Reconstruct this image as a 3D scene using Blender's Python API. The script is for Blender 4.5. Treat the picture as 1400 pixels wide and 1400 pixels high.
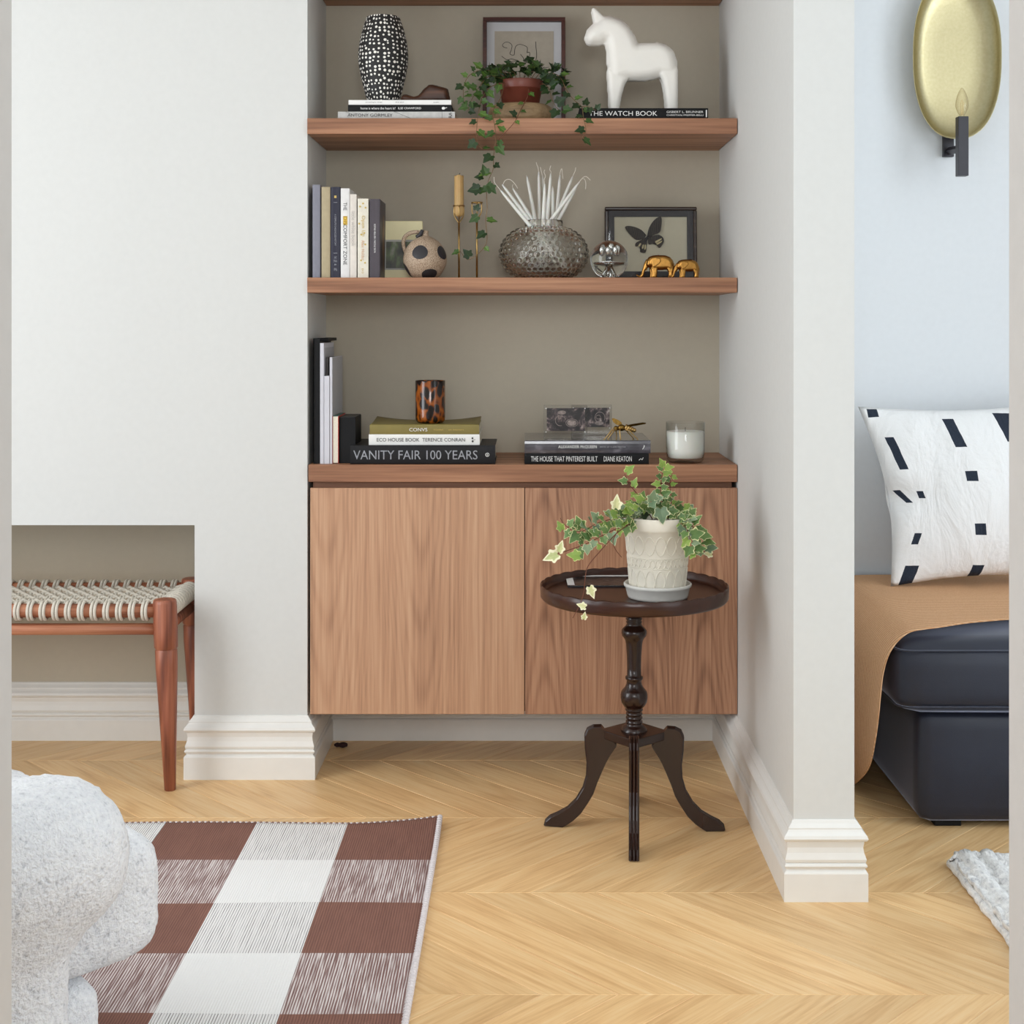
import bpy, bmesh, math, random
from mathutils import Vector, Matrix, Euler

for o in list(bpy.data.objects):
    bpy.data.objects.remove(o, do_unlink=True)
random.seed(7)
SC = bpy.context.scene
COL = SC.collection
PI = math.pi
F = 1900.0; CX = 720.0; CY = 443.0; EYE = 1.12      # lens in pixels, principal point, eye height

# ------------------------------------------------------------------ camera
cam_d = bpy.data.cameras.new('camera'); cam = bpy.data.objects.new('camera', cam_d); COL.objects.link(cam)
cam.location = (0, 0, EYE); cam.rotation_euler = (PI/2, 0, 0)
cam_d.sensor_width = 36; cam_d.lens = 36*F/1400
cam_d.shift_x = -(CX-700)/1400; cam_d.shift_y = -(700-CY)/1400
cam_d.clip_start = 0.05; cam_d.clip_end = 60
SC.camera = cam
# ------------------------------------------------------------------ sky, daylight, exposure
W = bpy.data.worlds.new('sky'); SC.world = W; W.use_nodes = True
W.node_tree.nodes['Background'].inputs[0].default_value = (0.80, 0.90, 1.0, 1)
W.node_tree.nodes['Background'].inputs[1].default_value = 1.0
SC.view_settings.view_transform = 'Standard'; SC.view_settings.look = 'None'
SC.view_settings.exposure = 0.36; SC.view_settings.gamma = 1.0
SC.view_settings.use_curve_mapping = False
def area(name, loc, rot, sx, sy, power, col):
    d = bpy.data.lights.new(name, 'AREA'); d.shape = 'RECTANGLE'; d.size = sx; d.size_y = sy
    d.energy = power; d.color = col
    o = bpy.data.objects.new(name, d); COL.objects.link(o); o.location = loc; o.rotation_euler = rot
    return o
area('daylight_window_left', (-2.52, 1.80, 1.35), (0, -PI/2, 0), 2.1, 1.2, 35, (0.94, 0.97, 1.0))        # faces +X
area('fill_front_left', (-1.35, 0.98, 1.60), (PI/2, 0, 0), 1.3, 1.6, 1.5, (0.94, 0.97, 1.0))       # added frontal fill set in a made-up window, faces +Y
area('fill_front_right', (2.05, 0.98, 1.45), (PI/2, 0, 0), 1.1, 2.0, 12, (0.86, 0.94, 1.0))  # added cool fill for pillar and daybed, set in a made-up window
area('daylight_window_right', (2.95, 1.80, 1.35), (0, PI/2, 0), 2.1, 1.2, 27, (0.87, 0.945, 1.0))        # faces -X
area('fill_hall', (0.05, -1.17, 1.75), (PI/2, 0, 0), 1.0, 0.9, 28, (0.95, 0.98, 1.0))       # added fill light behind the camera, no real opening there, faces +Y

# ------------------------------------------------------------------ helpers
def P(px, py, Y):
    return Vector(((px-CX)*Y/F, Y, EYE-(py-CY)*Y/F))
def link(o): COL.objects.link(o); return o
def mesh_of(bm, name):
    me = bpy.data.meshes.new(name); bm.normal_update(); bm.to_mesh(me); bm.free(); return me
def obj(name, bm, mat, parent=None, smooth=False, loc=None, label=None):
    me = bm if isinstance(bm, bpy.types.Mesh) else mesh_of(bm, name)
    o = link(bpy.data.objects.new(name, me))
    if mat is not None and len(me.materials) == 0: me.materials.append(mat)
    if smooth:
        for p in me.polygons: p.use_smooth = True
    if parent: o.parent = parent
    if loc is not None: o.location = loc
    if label: o['label'] = label
    return o
def thing(name, label, cat, loc=(0,0,0), rot=(0,0,0), group=None):
    o = link(bpy.data.objects.new(name, None)); o.location = loc; o.rotation_euler = rot
    o.empty_display_size = 0.05
    return tag(o, label, cat, group)
def tag(o, label, cat, group=None):
    o['label'] = label; o['category'] = cat
    if group: o['group'] = group
    return o
def struct(o): o['kind'] = 'structure'; return o
def bevel(o, w, seg=2):
    m = o.modifiers.new('bevel', 'BEVEL'); m.width = w; m.segments = seg; m.limit_method = 'ANGLE'; m.angle_limit = 0.6
    return o
def B(): return bmesh.new()
def box(bm, x0, x1, y0, y1, z0, z1):
    v = [bm.verts.new(c) for c in ((x0,y0,z0),(x1,y0,z0),(x1,y1,z0),(x0,y1,z0),(x0,y0,z1),(x1,y0,z1),(x1,y1,z1),(x0,y1,z1))]
    for f in ((3,2,1,0),(4,5,6,7),(0,1,5,4),(1,2,6,5),(2,3,7,6),(3,0,4,7)): bm.faces.new([v[i] for i in f])
    return bm
def bx(*a): return box(B(), *a)
def lathe(bm, prof, n=32, c=(0,0), capb=True, capt=True, mod=None):
    rings = []
    for i, (r, z) in enumerate(prof):
        ring = []
        for k in range(n):
            a = 2*PI*k/n; rr = r; zz = z
            if mod: rr, zz = mod(i, r, z, a)
            ring.append(bm.verts.new((c[0]+rr*math.cos(a), c[1]+rr*math.sin(a), zz)))
        rings.append(ring)
    for a, b in zip(rings, rings[1:]):
        for k in range(n):
            bm.faces.new((a[k], a[(k+1)%n], b[(k+1)%n], b[k]))
    if capb: bm.faces.new(rings[0][::-1])
    if capt: bm.faces.new(rings[-1])
    return bm
def smoothline(pts, n=4):
    pts = [Vector(p) for p in pts]
    if len(pts) < 3: return pts
    out = []
    for i in range(len(pts)-1):
        p0 = pts[max(i-1,0)]; p1 = pts[i]; p2 = pts[i+1]; p3 = pts[min(i+2,len(pts)-1)]
        for k in range(n):
            t = k/n
            out.append(0.5*((2*p1)+(p2-p0)*t+(2*p0-5*p1+4*p2-p3)*t*t+(3*p1-p0-3*p2+p3)*t**3))
    out.append(pts[-1]); return out
def tube(bm, pts, r, n=8, closed=False, flat=None):
    pts = [Vector(p) for p in pts]; m = len(pts)
    rs = r if isinstance(r, (list, tuple)) else [r]*m
    if len(rs) != m: rs = [rs[min(int(i/(m-1)*(len(rs)-1)), len(rs)-2)]*(1-((i/(m-1)*(len(rs)-1))%1 if i < m-1 else 1)) +
                           rs[min(int(i/(m-1)*(len(rs)-1)), len(rs)-2)+1]*((i/(m-1)*(len(rs)-1))%1 if i < m-1 else 1) for i in range(m)]
    up = None; rings = []
    for i in range(m):
        if closed: d = pts[(i+1)%m]-pts[i-1]
        else: d = pts[min(i+1,m-1)]-pts[max(i-1,0)]
        d.normalize()
        if up is None:
            up = Vector((0,0,1)) if abs(d.z) < 0.9 else Vector((1,0,0))
        s = d.cross(up); s.normalize(); up = s.cross(d); up.normalize()
        rings.append([bm.verts.new(pts[i]+(s*math.cos(2*PI*k/n)+up*math.sin(2*PI*k/n))*rs[i]) for k in range(n)])
    prs = list(zip(rings, rings[1:]))
    if closed: prs.append((rings[-1], rings[0]))
    for a, b in prs:
        for k in range(n): bm.faces.new((a[k], a[(k+1)%n], b[(k+1)%n], b[k]))
    if not closed:
        bm.faces.new(rings[0][::-1]); bm.faces.new(rings[-1])
    return bm
def prism(bm, pts2, y0, y1):                      # outline in XZ, thickness along Y
    a = [bm.verts.new((x, y0, z)) for x, z in pts2]; b = [bm.verts.new((x, y1, z)) for x, z in pts2]
    n = len(a)
    f1 = bm.faces.new(a); f2 = bm.faces.new(b[::-1])
    for i in range(n): bm.faces.new((a[i], b[i], b[(i+1)%n], a[(i+1)%n]))
    bmesh.ops.triangulate(bm, faces=[f1, f2])
    bmesh.ops.recalc_face_normals(bm, faces=bm.faces)
    return bm
def ellipsoid(bm, c, r, u=16, v=10, rot=None):
    res = bmesh.ops.create_uvsphere(bm, u_segments=u, v_segments=v, radius=1)
    M = Matrix.Translation(c) @ (rot.to_4x4() if rot else Matrix.Identity(4)) @ Matrix.Diagonal((*r, 1))
    bmesh.ops.transform(bm, matrix=M, verts=res['verts']); return bm
def rbox(bm, c, h, r, n=12, bulge=(0,0,0), rot=None):
    """rounded box: centre c, half sizes h, corner radius r, faces puffed out by bulge"""
    m = n+2; vs = {}
    def vert(p):
        key = tuple(round(q*1000) for q in p)
        if key not in vs: vs[key] = bm.verts.new(p)
        return vs[key]
    for ax in range(3):
        for sg in (-1, 1):
            def pt(i, j):
                p = [0, 0, 0]; p[ax] = sg; p[(ax+1)%3] = -1+2*i/m; p[(ax+2)%3] = -1+2*j/m; return tuple(p)
            for i in range(m):
                for j in range(m):
                    f = [vert(pt(i, j)), vert(pt(i+1, j)), vert(pt(i+1, j+1)), vert(pt(i, j+1))]
                    bm.faces.new(f if sg > 0 else f[::-1])
    vs = list(vs.values())
    for v in vs:
        if not v.is_valid: continue
        q = [math.sin(max(-1,min(1,v.co[i]))*PI/2*0.96)/math.sin(PI/2*0.96)*h[i] for i in range(3)]
        inn = [max(-(h[i]-r), min(h[i]-r, q[i])) for i in range(3)]
        d = Vector([q[i]-inn[i] for i in range(3)])
        p = Vector(inn)
        if d.length > 1e-9: p = p + d.normalized()*r
        nn = [p[i]/h[i] for i in range(3)]
        for i in range(3):
            if bulge[i]:
                j, k = [x for x in range(3) if x != i]
                p[i] += bulge[i]*nn[i]*max(0,(1-nn[j]**2))*max(0,(1-nn[k]**2))
        if rot: p = rot @ p
        v.co = p + Vector(c)
    return bm
def remesh(o, vox, it=6, fac=0.5):
    m = o.modifiers.new('remesh', 'REMESH'); m.mode = 'VOXEL'; m.voxel_size = vox; m.use_smooth_shade = True
    s = o.modifiers.new('smooth', 'SMOOTH'); s.iterations = it; s.factor = fac
    return o
def copy_obj(o, parent=None):
    c = o.copy(); COL.objects.link(c); c.parent = parent; return c

# ------------------------------------------------------------------ materials
def srgb(r, g, b):
    f = lambda c: (c/255/12.92) if c/255 <= 0.04045 else ((c/255+0.055)/1.055)**2.4
    return (f(r), f(g), f(b), 1)
class NT:
    def __init__(s, name):
        s.m = bpy.data.materials.new(name); s.m.use_nodes = True; s.t = s.m.node_tree
        s.p = s.t.nodes['Principled BSDF']; s.out = s.t.nodes['Material Output']
    def n(s, kind, **kw):
        x = s.t.nodes.new(kind)
        for k, v in kw.items():
            if k.startswith('i_'): x.inputs[int(k[2:]) if k[2:].isdigit() else k[2:].replace('_', ' ')].default_value = v
            else: setattr(x, k, v)
        return x
    def l(s, a, b): s.t.links.new(a, b)
    def math(s, op, a, b=None, c=None, clamp=False):
        x = s.n('ShaderNodeMath', operation=op); x.use_clamp = clamp
        for i, v in enumerate((a, b, c)):
            if v is None: continue
            if isinstance(v, (int, float)): x.inputs[i].default_value = v
            else: s.l(v, x.inputs[i])
        return x.outputs[0]
    def mix(s, f, a, b):
        x = s.n('ShaderNodeMix', data_type='RGBA')
        for sock, v in ((x.inputs[0], f), (x.inputs[6], a), (x.inputs[7], b)):
            if isinstance(v, (int, float, tuple)): sock.default_value = v
            else: s.l(v, sock)
        return x.outputs[2]
    def co(s, scale=(1,1,1), rand=0.0, kind='Object'):
        tc = s.n('ShaderNodeTexCoord'); v = tc.outputs[kind]
        if rand:
            oi = s.n('ShaderNodeObjectInfo'); r = s.math('MULTIPLY', oi.outputs['Random'], rand)
            a = s.n('ShaderNodeVectorMath', operation='ADD'); s.l(v, a.inputs[0])
            cx = s.n('ShaderNodeCombineXYZ'); s.l(r, cx.inputs[0]); s.l(r, cx.inputs[1]); s.l(r, cx.inputs[2]); s.l(cx.outputs[0], a.inputs[1]); v = a.outputs[0]
        mp = s.n('ShaderNodeMapping'); mp.inputs['Scale'].default_value = scale; s.l(v, mp.inputs[0]); return mp.outputs[0]
    def noise(s, vec, scale, detail=3, rough=0.5, out=0, dist=0.0):
        x = s.n('ShaderNodeTexNoise'); x.inputs['Scale'].default_value = scale; x.inputs['Detail'].default_value = detail
        x.inputs['Roughness'].default_value = rough; x.inputs['Distortion'].default_value = dist
        s.l(vec, x.inputs['Vector']); return x.outputs[out]
    def ramp(s, f, stops):
        x = s.n('ShaderNodeValToRGB'); s.l(f, x.inputs[0]); e = x.color_ramp.elements
        while len(e) < len(stops): e.new(0.5)
        for i, (p, c) in enumerate(stops): e[i].position = p; e[i].color = c
        return x.outputs[0]
    def bump(s, h, strength=0.3, dist=0.002):
        b = s.n('ShaderNodeBump'); b.inputs['Strength'].default_value = strength; b.inputs['Distance'].default_value = dist
        s.l(h, b.inputs['Height']); s.l(b.outputs[0], s.p.inputs['Normal'])
    def base(s, c):
        if isinstance(c, tuple): s.p.inputs['Base Color'].default_value = c
        else: s.l(c, s.p.inputs['Base Color'])
    def set(s, **kw):
        for k, v in kw.items(): s.p.inputs[k.replace('_', ' ')].default_value = v
        return s
def plain(name, col, rough=0.55, var=0.06, scale=40, bump=0.0, metal=0.0, **kw):
    """one colour with a faint mottle, so that nothing is perfectly even"""
    t = NT(name); nz = t.noise(t.co(), scale, 4)
    lo = tuple(c*(1-var) for c in col[:3])+(1,); hi = tuple(min(1, c*(1+var)) for c in col[:3])+(1,)
    t.base(t.ramp(nz, [(0.3, lo), (0.7, hi)])); t.set(Roughness=rough, Metallic=metal)
    if bump: t.bump(nz, bump, 0.002)
    for k, v in kw.items(): t.p.inputs[k.replace('_', ' ')].default_value = v
    return t.m
def wood(name, dark, mid, light, axis='X', rough=0.5, rings=9.0, big=3.2, stretch=0.10, rand=0.0, streak=0.5, tone=0.0, off=None, contrast=1.0, fine=150, along=0.025, wide=0.5):
    t = NT(name); i = 'XYZ'.index(axis)
    s1 = [1,1,1]; s1[i] = stretch; s2 = [1,1,1]; s2[i] = along
    v1 = t.co(tuple(s1), rand)
    n1 = t.noise(v1, big, 1.5, 0.45)
    ph = t.math('MULTIPLY', n1, rings*2*PI)
    w = t.math('MULTIPLY_ADD', t.math('SINE', ph), 0.5, 0.5)
    w = t.math('POWER', w, 1.6)
    v2 = t.co(tuple(s2), rand)
    n2 = t.noise(v2, fine, 3, 0.6); n3 = t.noise(v2, 30, 2, 0.5)
    wl = t.math('MULTIPLY', t.math('SUBTRACT', w, 0.4), 0.30*contrast)
    f = t.math('ADD', t.math('ADD', wl, 0.47), t.math('ADD', t.math('MULTIPLY', t.math('SUBTRACT', n2, 0.5), streak*2.0), t.math('MULTIPLY', t.math('SUBTRACT', n3, 0.5), wide)))
    c = t.ramp(f, [(0.1, light), (0.45, mid), (0.95, dark)])
    if tone:
        oi = t.n('ShaderNodeObjectInfo'); k = t.math('MULTIPLY_ADD', oi.outputs['Random'], 2*tone, 1-tone)
        hs = t.n('ShaderNodeHueSaturation'); t.l(k, hs.inputs['Value']); t.l(c, hs.inputs['Color']); c = hs.outputs[0]
    t.base(c); t.set(Roughness=rough); t.bump(n2, 0.08, 0.001)
    return t.m
def glass(name, col=(1,1,1,1), rough=0.0, ior=1.45):
    t = NT(name); t.base(col); t.set(Roughness=rough, IOR=ior); t.p.inputs['Transmission Weight'].default_value = 1.0
    return t.m

def thin_glass(name, tint, edge, rough=0.02, gl=0.9, ior=1.45):
    """clear wall of glass: lets light straight through, reflects at a glance, tints at the rim"""
    t = NT(name); t.t.nodes.remove(t.p)
    lw = t.n('ShaderNodeLayerWeight'); lw.inputs['Blend'].default_value = 0.35
    tr = t.n('ShaderNodeBsdfTransparent'); t.l(t.mix(lw.outputs['Facing'], tint, edge), tr.inputs[0])
    g = t.n('ShaderNodeBsdfGlossy'); g.inputs['Roughness'].default_value = rough; g.inputs['Color'].default_value = (gl, gl, gl, 1)
    fr = t.n('ShaderNodeFresnel'); fr.inputs['IOR'].default_value = ior; ge = t.n('ShaderNodeNewGeometry'); fk = t.math('MULTIPLY', fr.outputs[0], t.math('SUBTRACT', 1.0, ge.outputs['Backfacing']))
    mx = t.n('ShaderNodeMixShader'); t.l(fk, mx.inputs[0]); t.l(tr.outputs[0], mx.inputs[1]); t.l(g.outputs[0], mx.inputs[2]); t.l(mx.outputs[0], t.out.inputs[0])
    return t.m
def inside(poly, x, z):
    c = False; n = len(poly)
    for i in range(n):
        (x0, z0), (x1, z1) = poly[i], poly[i-1]
        if (z0 > z) != (z1 > z) and x < (x1-x0)*(z-z0)/(z1-z0)+x0: c = not c
    return c
def pdist(poly, x, z):
    b = 1e9; n = len(poly)
    for i in range(n):
        (x0, z0), (x1, z1) = poly[i], poly[i-1]; dx, dz = x1-x0, z1-z0; L = dx*dx+dz*dz
        t = max(0, min(1, ((x-x0)*dx+(z-z0)*dz)/L)) if L else 0
        b = min(b, math.hypot(x-x0-t*dx, z-z0-t*dz))
    return b
def inflate(bm, poly, g, T, D, yc=0.0, mn=0.3):
    """puff an XZ outline up into a rounded body of half thickness T, edges rounded over a width D"""
    xs = [p[0] for p in poly]; zs = [p[1] for p in poly]; x0, z0 = min(xs), min(zs)
    nx = int((max(xs)-x0)/g)+1; nz = int((max(zs)-z0)/g)+1
    cells = {(i, j) for i in range(nx) for j in range(nz) if inside(poly, x0+(i+.5)*g, z0+(j+.5)*g)}
    V = {}
    def vt(i, j, s):
        if (i, j, s) not in V:
            x, z = x0+i*g, z0+j*g
            d = pdist(poly, x, z) if inside(poly, x, z) else 0.0
            u = 1-min(d/D, 1); h = max(T*math.sqrt(max(0, 1-u*u)), mn*T)
            V[(i, j, s)] = bm.verts.new((x, yc+s*h, z))
        return V[(i, j, s)]
    for (i, j) in cells:
        for s in (-1, 1):
            f = [vt(i, j, s), vt(i+1, j, s), vt(i+1, j+1, s), vt(i, j+1, s)]
            bm.faces.new(f if s < 0 else f[::-1])
        for (di, dj, a, b) in ((-1,0,(0,1),(0,0)), (1,0,(1,0),(1,1)), (0,-1,(0,0),(1,0)), (0,1,(1,1),(0,1))):
            if (i+di, j+dj) not in cells:
                bm.faces.new((vt(i+a[0], j+a[1], -1), vt(i+a[0], j+a[1], 1), vt(i+b[0], j+b[1], 1), vt(i+b[0], j+b[1], -1)))
    return bm
WALL = plain('wall_paint', srgb(214, 214, 211), 0.7, 0.012, 60, 0.03)
WALLR = plain('wall_paint_cool', srgb(222, 225, 228), 0.7, 0.012, 60, 0.03)
WALLA = plain('back_wall_greige', srgb(188, 179, 161), 0.7, 0.015, 60, 0.03)  # greige darker than the other walls, on alcove and hearth back
CEIL = plain('ceiling_paint', srgb(240, 240, 238), 0.8, 0.01)
TRIM = plain('trim_paint', srgb(232, 230, 225), 0.42, 0.015, 30)
JAMB = plain('jamb_paint', srgb(205, 201, 196), 0.5, 0.02)
DARKGAP = plain('dark_gap', srgb(26, 20, 16), 0.8)
WAL_X = wood('walnut_long_grain', srgb(112, 72, 50), srgb(160, 112, 82), srgb(186, 138, 104), 'X', 0.5, 7, 9, 0.05)
def veneer(name, dark, mid, light, arcs, bands, flip=1.0, rough=0.5, fig=0.17):
    """crown-cut veneer: parabolic cathedral figure round each centre in arcs, straight grain between"""
    t = NT(name); tc = t.n('ShaderNodeTexCoord'); sp = t.n('ShaderNodeSeparateXYZ'); t.l(tc.outputs['Object'], sp.inputs[0])
    nw = t.noise(t.co((1, 1, 0.25)), 7, 3, 0.5); wob = t.math('MULTIPLY', t.math('SUBTRACT', nw, 0.5), 0.055)
    x = t.math('ADD', sp.outputs[0], wob); best = None
    for a in arcs:
        d = t.math('SUBTRACT', x, a); d2 = t.math('MULTIPLY', d, d); best = d2 if best is None else t.math('MINIMUM', best, d2)
    g = t.math('SUBTRACT', t.math('MULTIPLY', sp.outputs[2], flip), t.math('MULTIPLY', best, 120.0))
    w = t.math('MULTIPLY_ADD', t.math('SINE', t.math('MULTIPLY', g, bands)), 0.5, 0.5); w = t.math('POWER', w, 2.2)
    amp = t.math('POWER', 2.718, t.math('MULTIPLY', best, -95.0))
    v2 = t.co((1, 1, 0.022)); n2 = t.noise(v2, 165, 3, 0.6); n3 = t.noise(v2, 34, 2, 0.5)
    f = t.math('ADD', t.math('MULTIPLY_ADD', t.math('MULTIPLY', w, amp), fig, 0.41), t.math('ADD', t.math('MULTIPLY', t.math('SUBTRACT', n2, 0.5), 1.1), t.math('MULTIPLY', t.math('SUBTRACT', n3, 0.5), 0.55)))
    t.base(t.ramp(f, [(0.1, light), (0.45, mid), (0.95, dark)])); t.set(Roughness=rough); t.bump(n2, 0.08, 0.001); return t.m
WAL_Z = veneer('walnut_crown_veneer', srgb(142, 102, 78), srgb(190, 146, 114), srgb(206, 166, 134), (0.01, -0.225), 36)
WAL_Z2 = veneer('walnut_crown_veneer_bold', srgb(112, 74, 54), srgb(172, 126, 97), srgb(194, 150, 118), (-0.215, 0.04, 0.19), 44, -1.0, fig=0.25)
WAL_D = wood('walnut_recess', srgb(86, 56, 40), srgb(122, 84, 62), srgb(140, 98, 74), 'X', 0.6, 6, 8, 0.05)
OAK = wood('oak_plank', srgb(190, 138, 86), srgb(232, 192, 138), srgb(241, 212, 166), 'X', 0.42, 11, 7, 0.12, rand=37.0, streak=0.36, tone=0.085, contrast=0.5, fine=170, along=0.05, wide=0.28)
OAKB = wood('oak_floor_base', srgb(120, 84, 48), srgb(165, 124, 80), srgb(180, 140, 92), 'X', 0.5)
MAHOG = wood('mahogany', srgb(24, 12, 9), srgb(40, 21, 15), srgb(60, 33, 24), 'Z', 0.25, 5, 8, 0.15, streak=0.15, contrast=0.4, wide=0.2)
MAHOGT = wood('mahogany_tray', srgb(30, 13, 8), srgb(54, 27, 17), srgb(76, 40, 26), 'X', 0.3, 5, 6, 0.15, streak=0.15, contrast=0.5, wide=0.25)
TEAK = wood('red_teak', srgb(96, 48, 32), srgb(150, 86, 62), srgb(180, 114, 86), 'Z', 0.4, 7, 14, 0.12, contrast=1.2)
TEAKX = wood('red_teak_rail', srgb(112, 60, 40), srgb(172, 108, 78), srgb(204, 142, 108), 'X', 0.4, 7, 14, 0.08, contrast=1.2)
BLACK = plain('black_satin', srgb(16, 16, 18), 0.6, **{'Specular IOR Level': 0.25})
WHITE = plain('white_paper', srgb(236, 235, 232), 0.6, 0.02)
CREAMP = plain('page_paper', srgb(226, 218, 200), 0.8, 0.06, 300)
BRASS = plain('aged_brass', srgb(182, 150, 96), 0.28, 0.12, 60, 0.0, 1.0)
GOLD = plain('bright_gold', srgb(156, 114, 58), 0.24, 0.12, 120, 0.06, 1.0)
ROPE = plain('cotton_rope', srgb(214, 206, 192), 0.85, 0.14, 420, 0.5)
SOIL = plain('potting_soil', srgb(46, 34, 26), 0.95, 0.3, 200, 0.6)
LBLACK = plain('print_black', srgb(26, 26, 28), 0.5)
LWHITE = plain('print_white', srgb(232, 232, 230), 0.5)
LGREY = plain('print_silver', srgb(150, 152, 158), 0.35, 0.25, 90)
LGOLD = plain('print_gold', srgb(200, 172, 92), 0.5)
def cover(name, rgb, rough=0.45, var=0.05, scale=60): return plain('cover_'+name, srgb(*rgb), rough, var, scale)

# ------------------------------------------------------------------ the room
YB = 3.436; YW = 3.757; YP = 2.714; XL = -0.542; XR = 0.521; XP = 0.64; YR = 3.80; H = 2.70
OX0, OX1, OZ = -1.95, -0.821, 0.6227              # hearth opening in the chimney breast
XWL, XWR, YF0, YF1 = -2.45, 2.85, 1.00, 1.10
floor = struct(obj('floor', bx(XWL-0.1, XWR+0.1, -1.2, 4.05, -0.06, -0.010), OAKB))
def wallobj(name, boxes, mat):
    bm = B()
    for b in boxes: box(bm, *b)
    return struct(obj(name, bm, mat))
wallobj('wall_breast', [(XWL, OX0, YB, YW, 0, H), (OX1, XL, YB, YW, 0, H), (OX0, OX1, YB, YW, OZ, H)], WALL)
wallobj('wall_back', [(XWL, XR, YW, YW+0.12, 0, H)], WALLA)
wallobj('wall_right', [(XR, XP, YP, YR, 0, H)], WALL)
wallobj('wall_right_room', [(XP, XWR, YR, YR+0.12, 0, H)], WALLR)
wallobj('wall_left', [(XWL-0.1, XWL, -1.2, 1.15, 0, H), (XWL-0.1, XWL, 2.45, YW, 0, H), (XWL-0.1, XWL, 1.15, 2.45, 0, 0.28), (XWL-0.1, XWL, 1.15, 2.45, 2.45, H)], WALL)
wallobj('wall_far_right', [(XWR, XWR+0.1, -1.2, 1.15, 0, H), (XWR, XWR+0.1, 2.45, YR+0.12, 0, H), (XWR, XWR+0.1, 1.15, 2.45, 0, 0.25), (XWR, XWR+0.1, 1.15, 2.45, 2.45, H)], WALLR)
JL, JR = -0.411, 0.385                            # the doorway the picture was taken through
wallobj('wall_front', [(XWL, -2.05, YF0, YF1, 0, H), (-0.65, JL-0.03, YF0, YF1, 0, H), (-2.05, -0.65, YF0, YF1, 0, 0.72), (-2.05, -0.65, YF0, YF1, 2.46, H),
    (JL-0.03, JR+0.03, YF0, YF1, 2.1, H), (JR+0.03, 1.45, YF0, YF1, 0, H), (2.65, XWR, YF0, YF1, 0, H), (1.45, 2.65, YF0, YF1, 0, 0.40), (1.45, 2.65, YF0, YF1, 2.46, H)], WALL)
struct(obj('ceiling', bx(XWL-0.1, XWR+0.1, -1.2, 4.05, H, H+0.1), CEIL))
wallobj('wall_hall', [(XWL-0.1, XWR+0.1, -1.3, -1.2, 0, H)], WALL)
for i, (x0, x1) in enumerate(((JL-0.03, JL), (JR, JR+0.03))):
    o = struct(obj('trim_%d' % (i+1), bx(x0, x1, YF0-0.012, YF1+0.012, 0, 2.07), JAMB)); bevel(o, 0.003)
    xa, xb = (x0-0.055, x0+0.012) if i == 0 else (x1-0.012, x1+0.055)
    o = struct(obj('trim_%d' % (i+3), bx(xa, xb, YF0-0.03, YF0-0.012, 0, 2.12), JAMB)); bevel(o, 0.004)
struct(obj('trim_5', bx(JL-0.03, JR+0.03, YF0-0.012, YF1+0.012, 2.07, 2.1), JAMB))
# window frames round the openings; the two in the front wall are made up
def window(n, axis, a0, a1, z0, z1, at0, at1):
    bm = B(); t = 0.05
    rects = [(a0, a1, z0, z0+t), (a0, a1, z1-t, z1), (a0, a0+t, z0, z1), (a1-t, a1, z0, z1)]
    for (p, q, r, s) in rects:
        if axis == 'Y': box(bm, p, q, at0, at1, r, s)
        else: box(bm, at0, at1, p, q, r, s)
    o = struct(obj('window_%d' % n, bm, TRIM)); return o
window(1, 'X', 1.15, 2.45, 0.28, 2.45, XWL-0.1, XWL-0.02)
window(2, 'Y', -2.05, -0.65, 0.72, 2.46, YF0, YF0+0.06)  # made-up window, frames the added front-left fill
window(3, 'Y', 1.45, 2.65, 0.40, 2.46, YF0, YF0+0.06)  # made-up window, frames the added front-right fill
window(4, 'X', 1.15, 2.45, 0.25, 2.45, XWR+0.02, XWR+0.1)

# chevron oak floor, every board a piece of its own
ROW, PITCH, Y0 = 0.416, 0.129, 2.321
def plank_mesh(sign):
    """a board lying along local X; its ends cut along the row joint"""
    ang = math.atan2(ROW, 0.405)*sign
    g = 0.0004; hw = PITCH/2-g; hh = ROW/2-g
    pts = [(-hw-sign*0.2025*(-1)*-1, -hh), (0, 0), (0, 0), (0, 0)]
    def corner(u, v): return Vector((u*hw + v*sign*0.2025, v*hh, 0))
    R = Matrix.Rotation(-ang, 3, 'Z')
    cs = [R @ corner(*c) for c in ((-1,-1),(1,-1),(1,1),(-1,1))]
    cen = sum(cs, Vector())/4
    bm = B(); ch = 0.0012
    low = [bm.verts.new((c.x, c.y, -0.010)) for c in cs]
    mid = [bm.verts.new((c.x, c.y, -0.0010)) for c in cs]
    top = []
    for i, c in enumerate(cs):
        d1 = (cs[i-1]-c).normalized(); d2 = (cs[(i+1)%4]-c).normalized()
        top.append(bm.verts.new((c.x+(d1.x+d2.x)*ch, c.y+(d1.y+d2.y)*ch, 0)))
    bm.faces.new(top); bm.faces.new(low[::-1])
    for a, b in ((low, mid), (mid, top)):
        for i in range(4): bm.faces.new((a[i], a[(i+1)%4], b[(i+1)%4], b[i]))
    me = mesh_of(bm, 'plank'); me.materials.append(OAK); return me, ang
PM = {s: plank_mesh(s) for s in (-1, 1)}
for k in range(-3, 4):
    ya = Y0+ROW*k; sign = -1 if k % 2 == 0 else 1       # k=0: boards run right as they come nearer
    me, ang = PM[sign]
    j0 = 0.0244 if k % 2 == 0 else 0.0244              # joint position on the even row lines (zig-zag keeps it)
    cx0 = j0 + (-0.2025) + PITCH/2
    n = 0
    for i in range(-14, 16):
        x = cx0 + i*PITCH; yc = ya+ROW/2
        if yc+ROW/2 > 4.05: continue
        if x < -1.75 or x > 1.75: continue
        o = link(bpy.data.objects.new('plank', me)); o.parent = floor
        o.location = (x, yc, 0); o.rotation_euler = (0, 0, ang)

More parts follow.
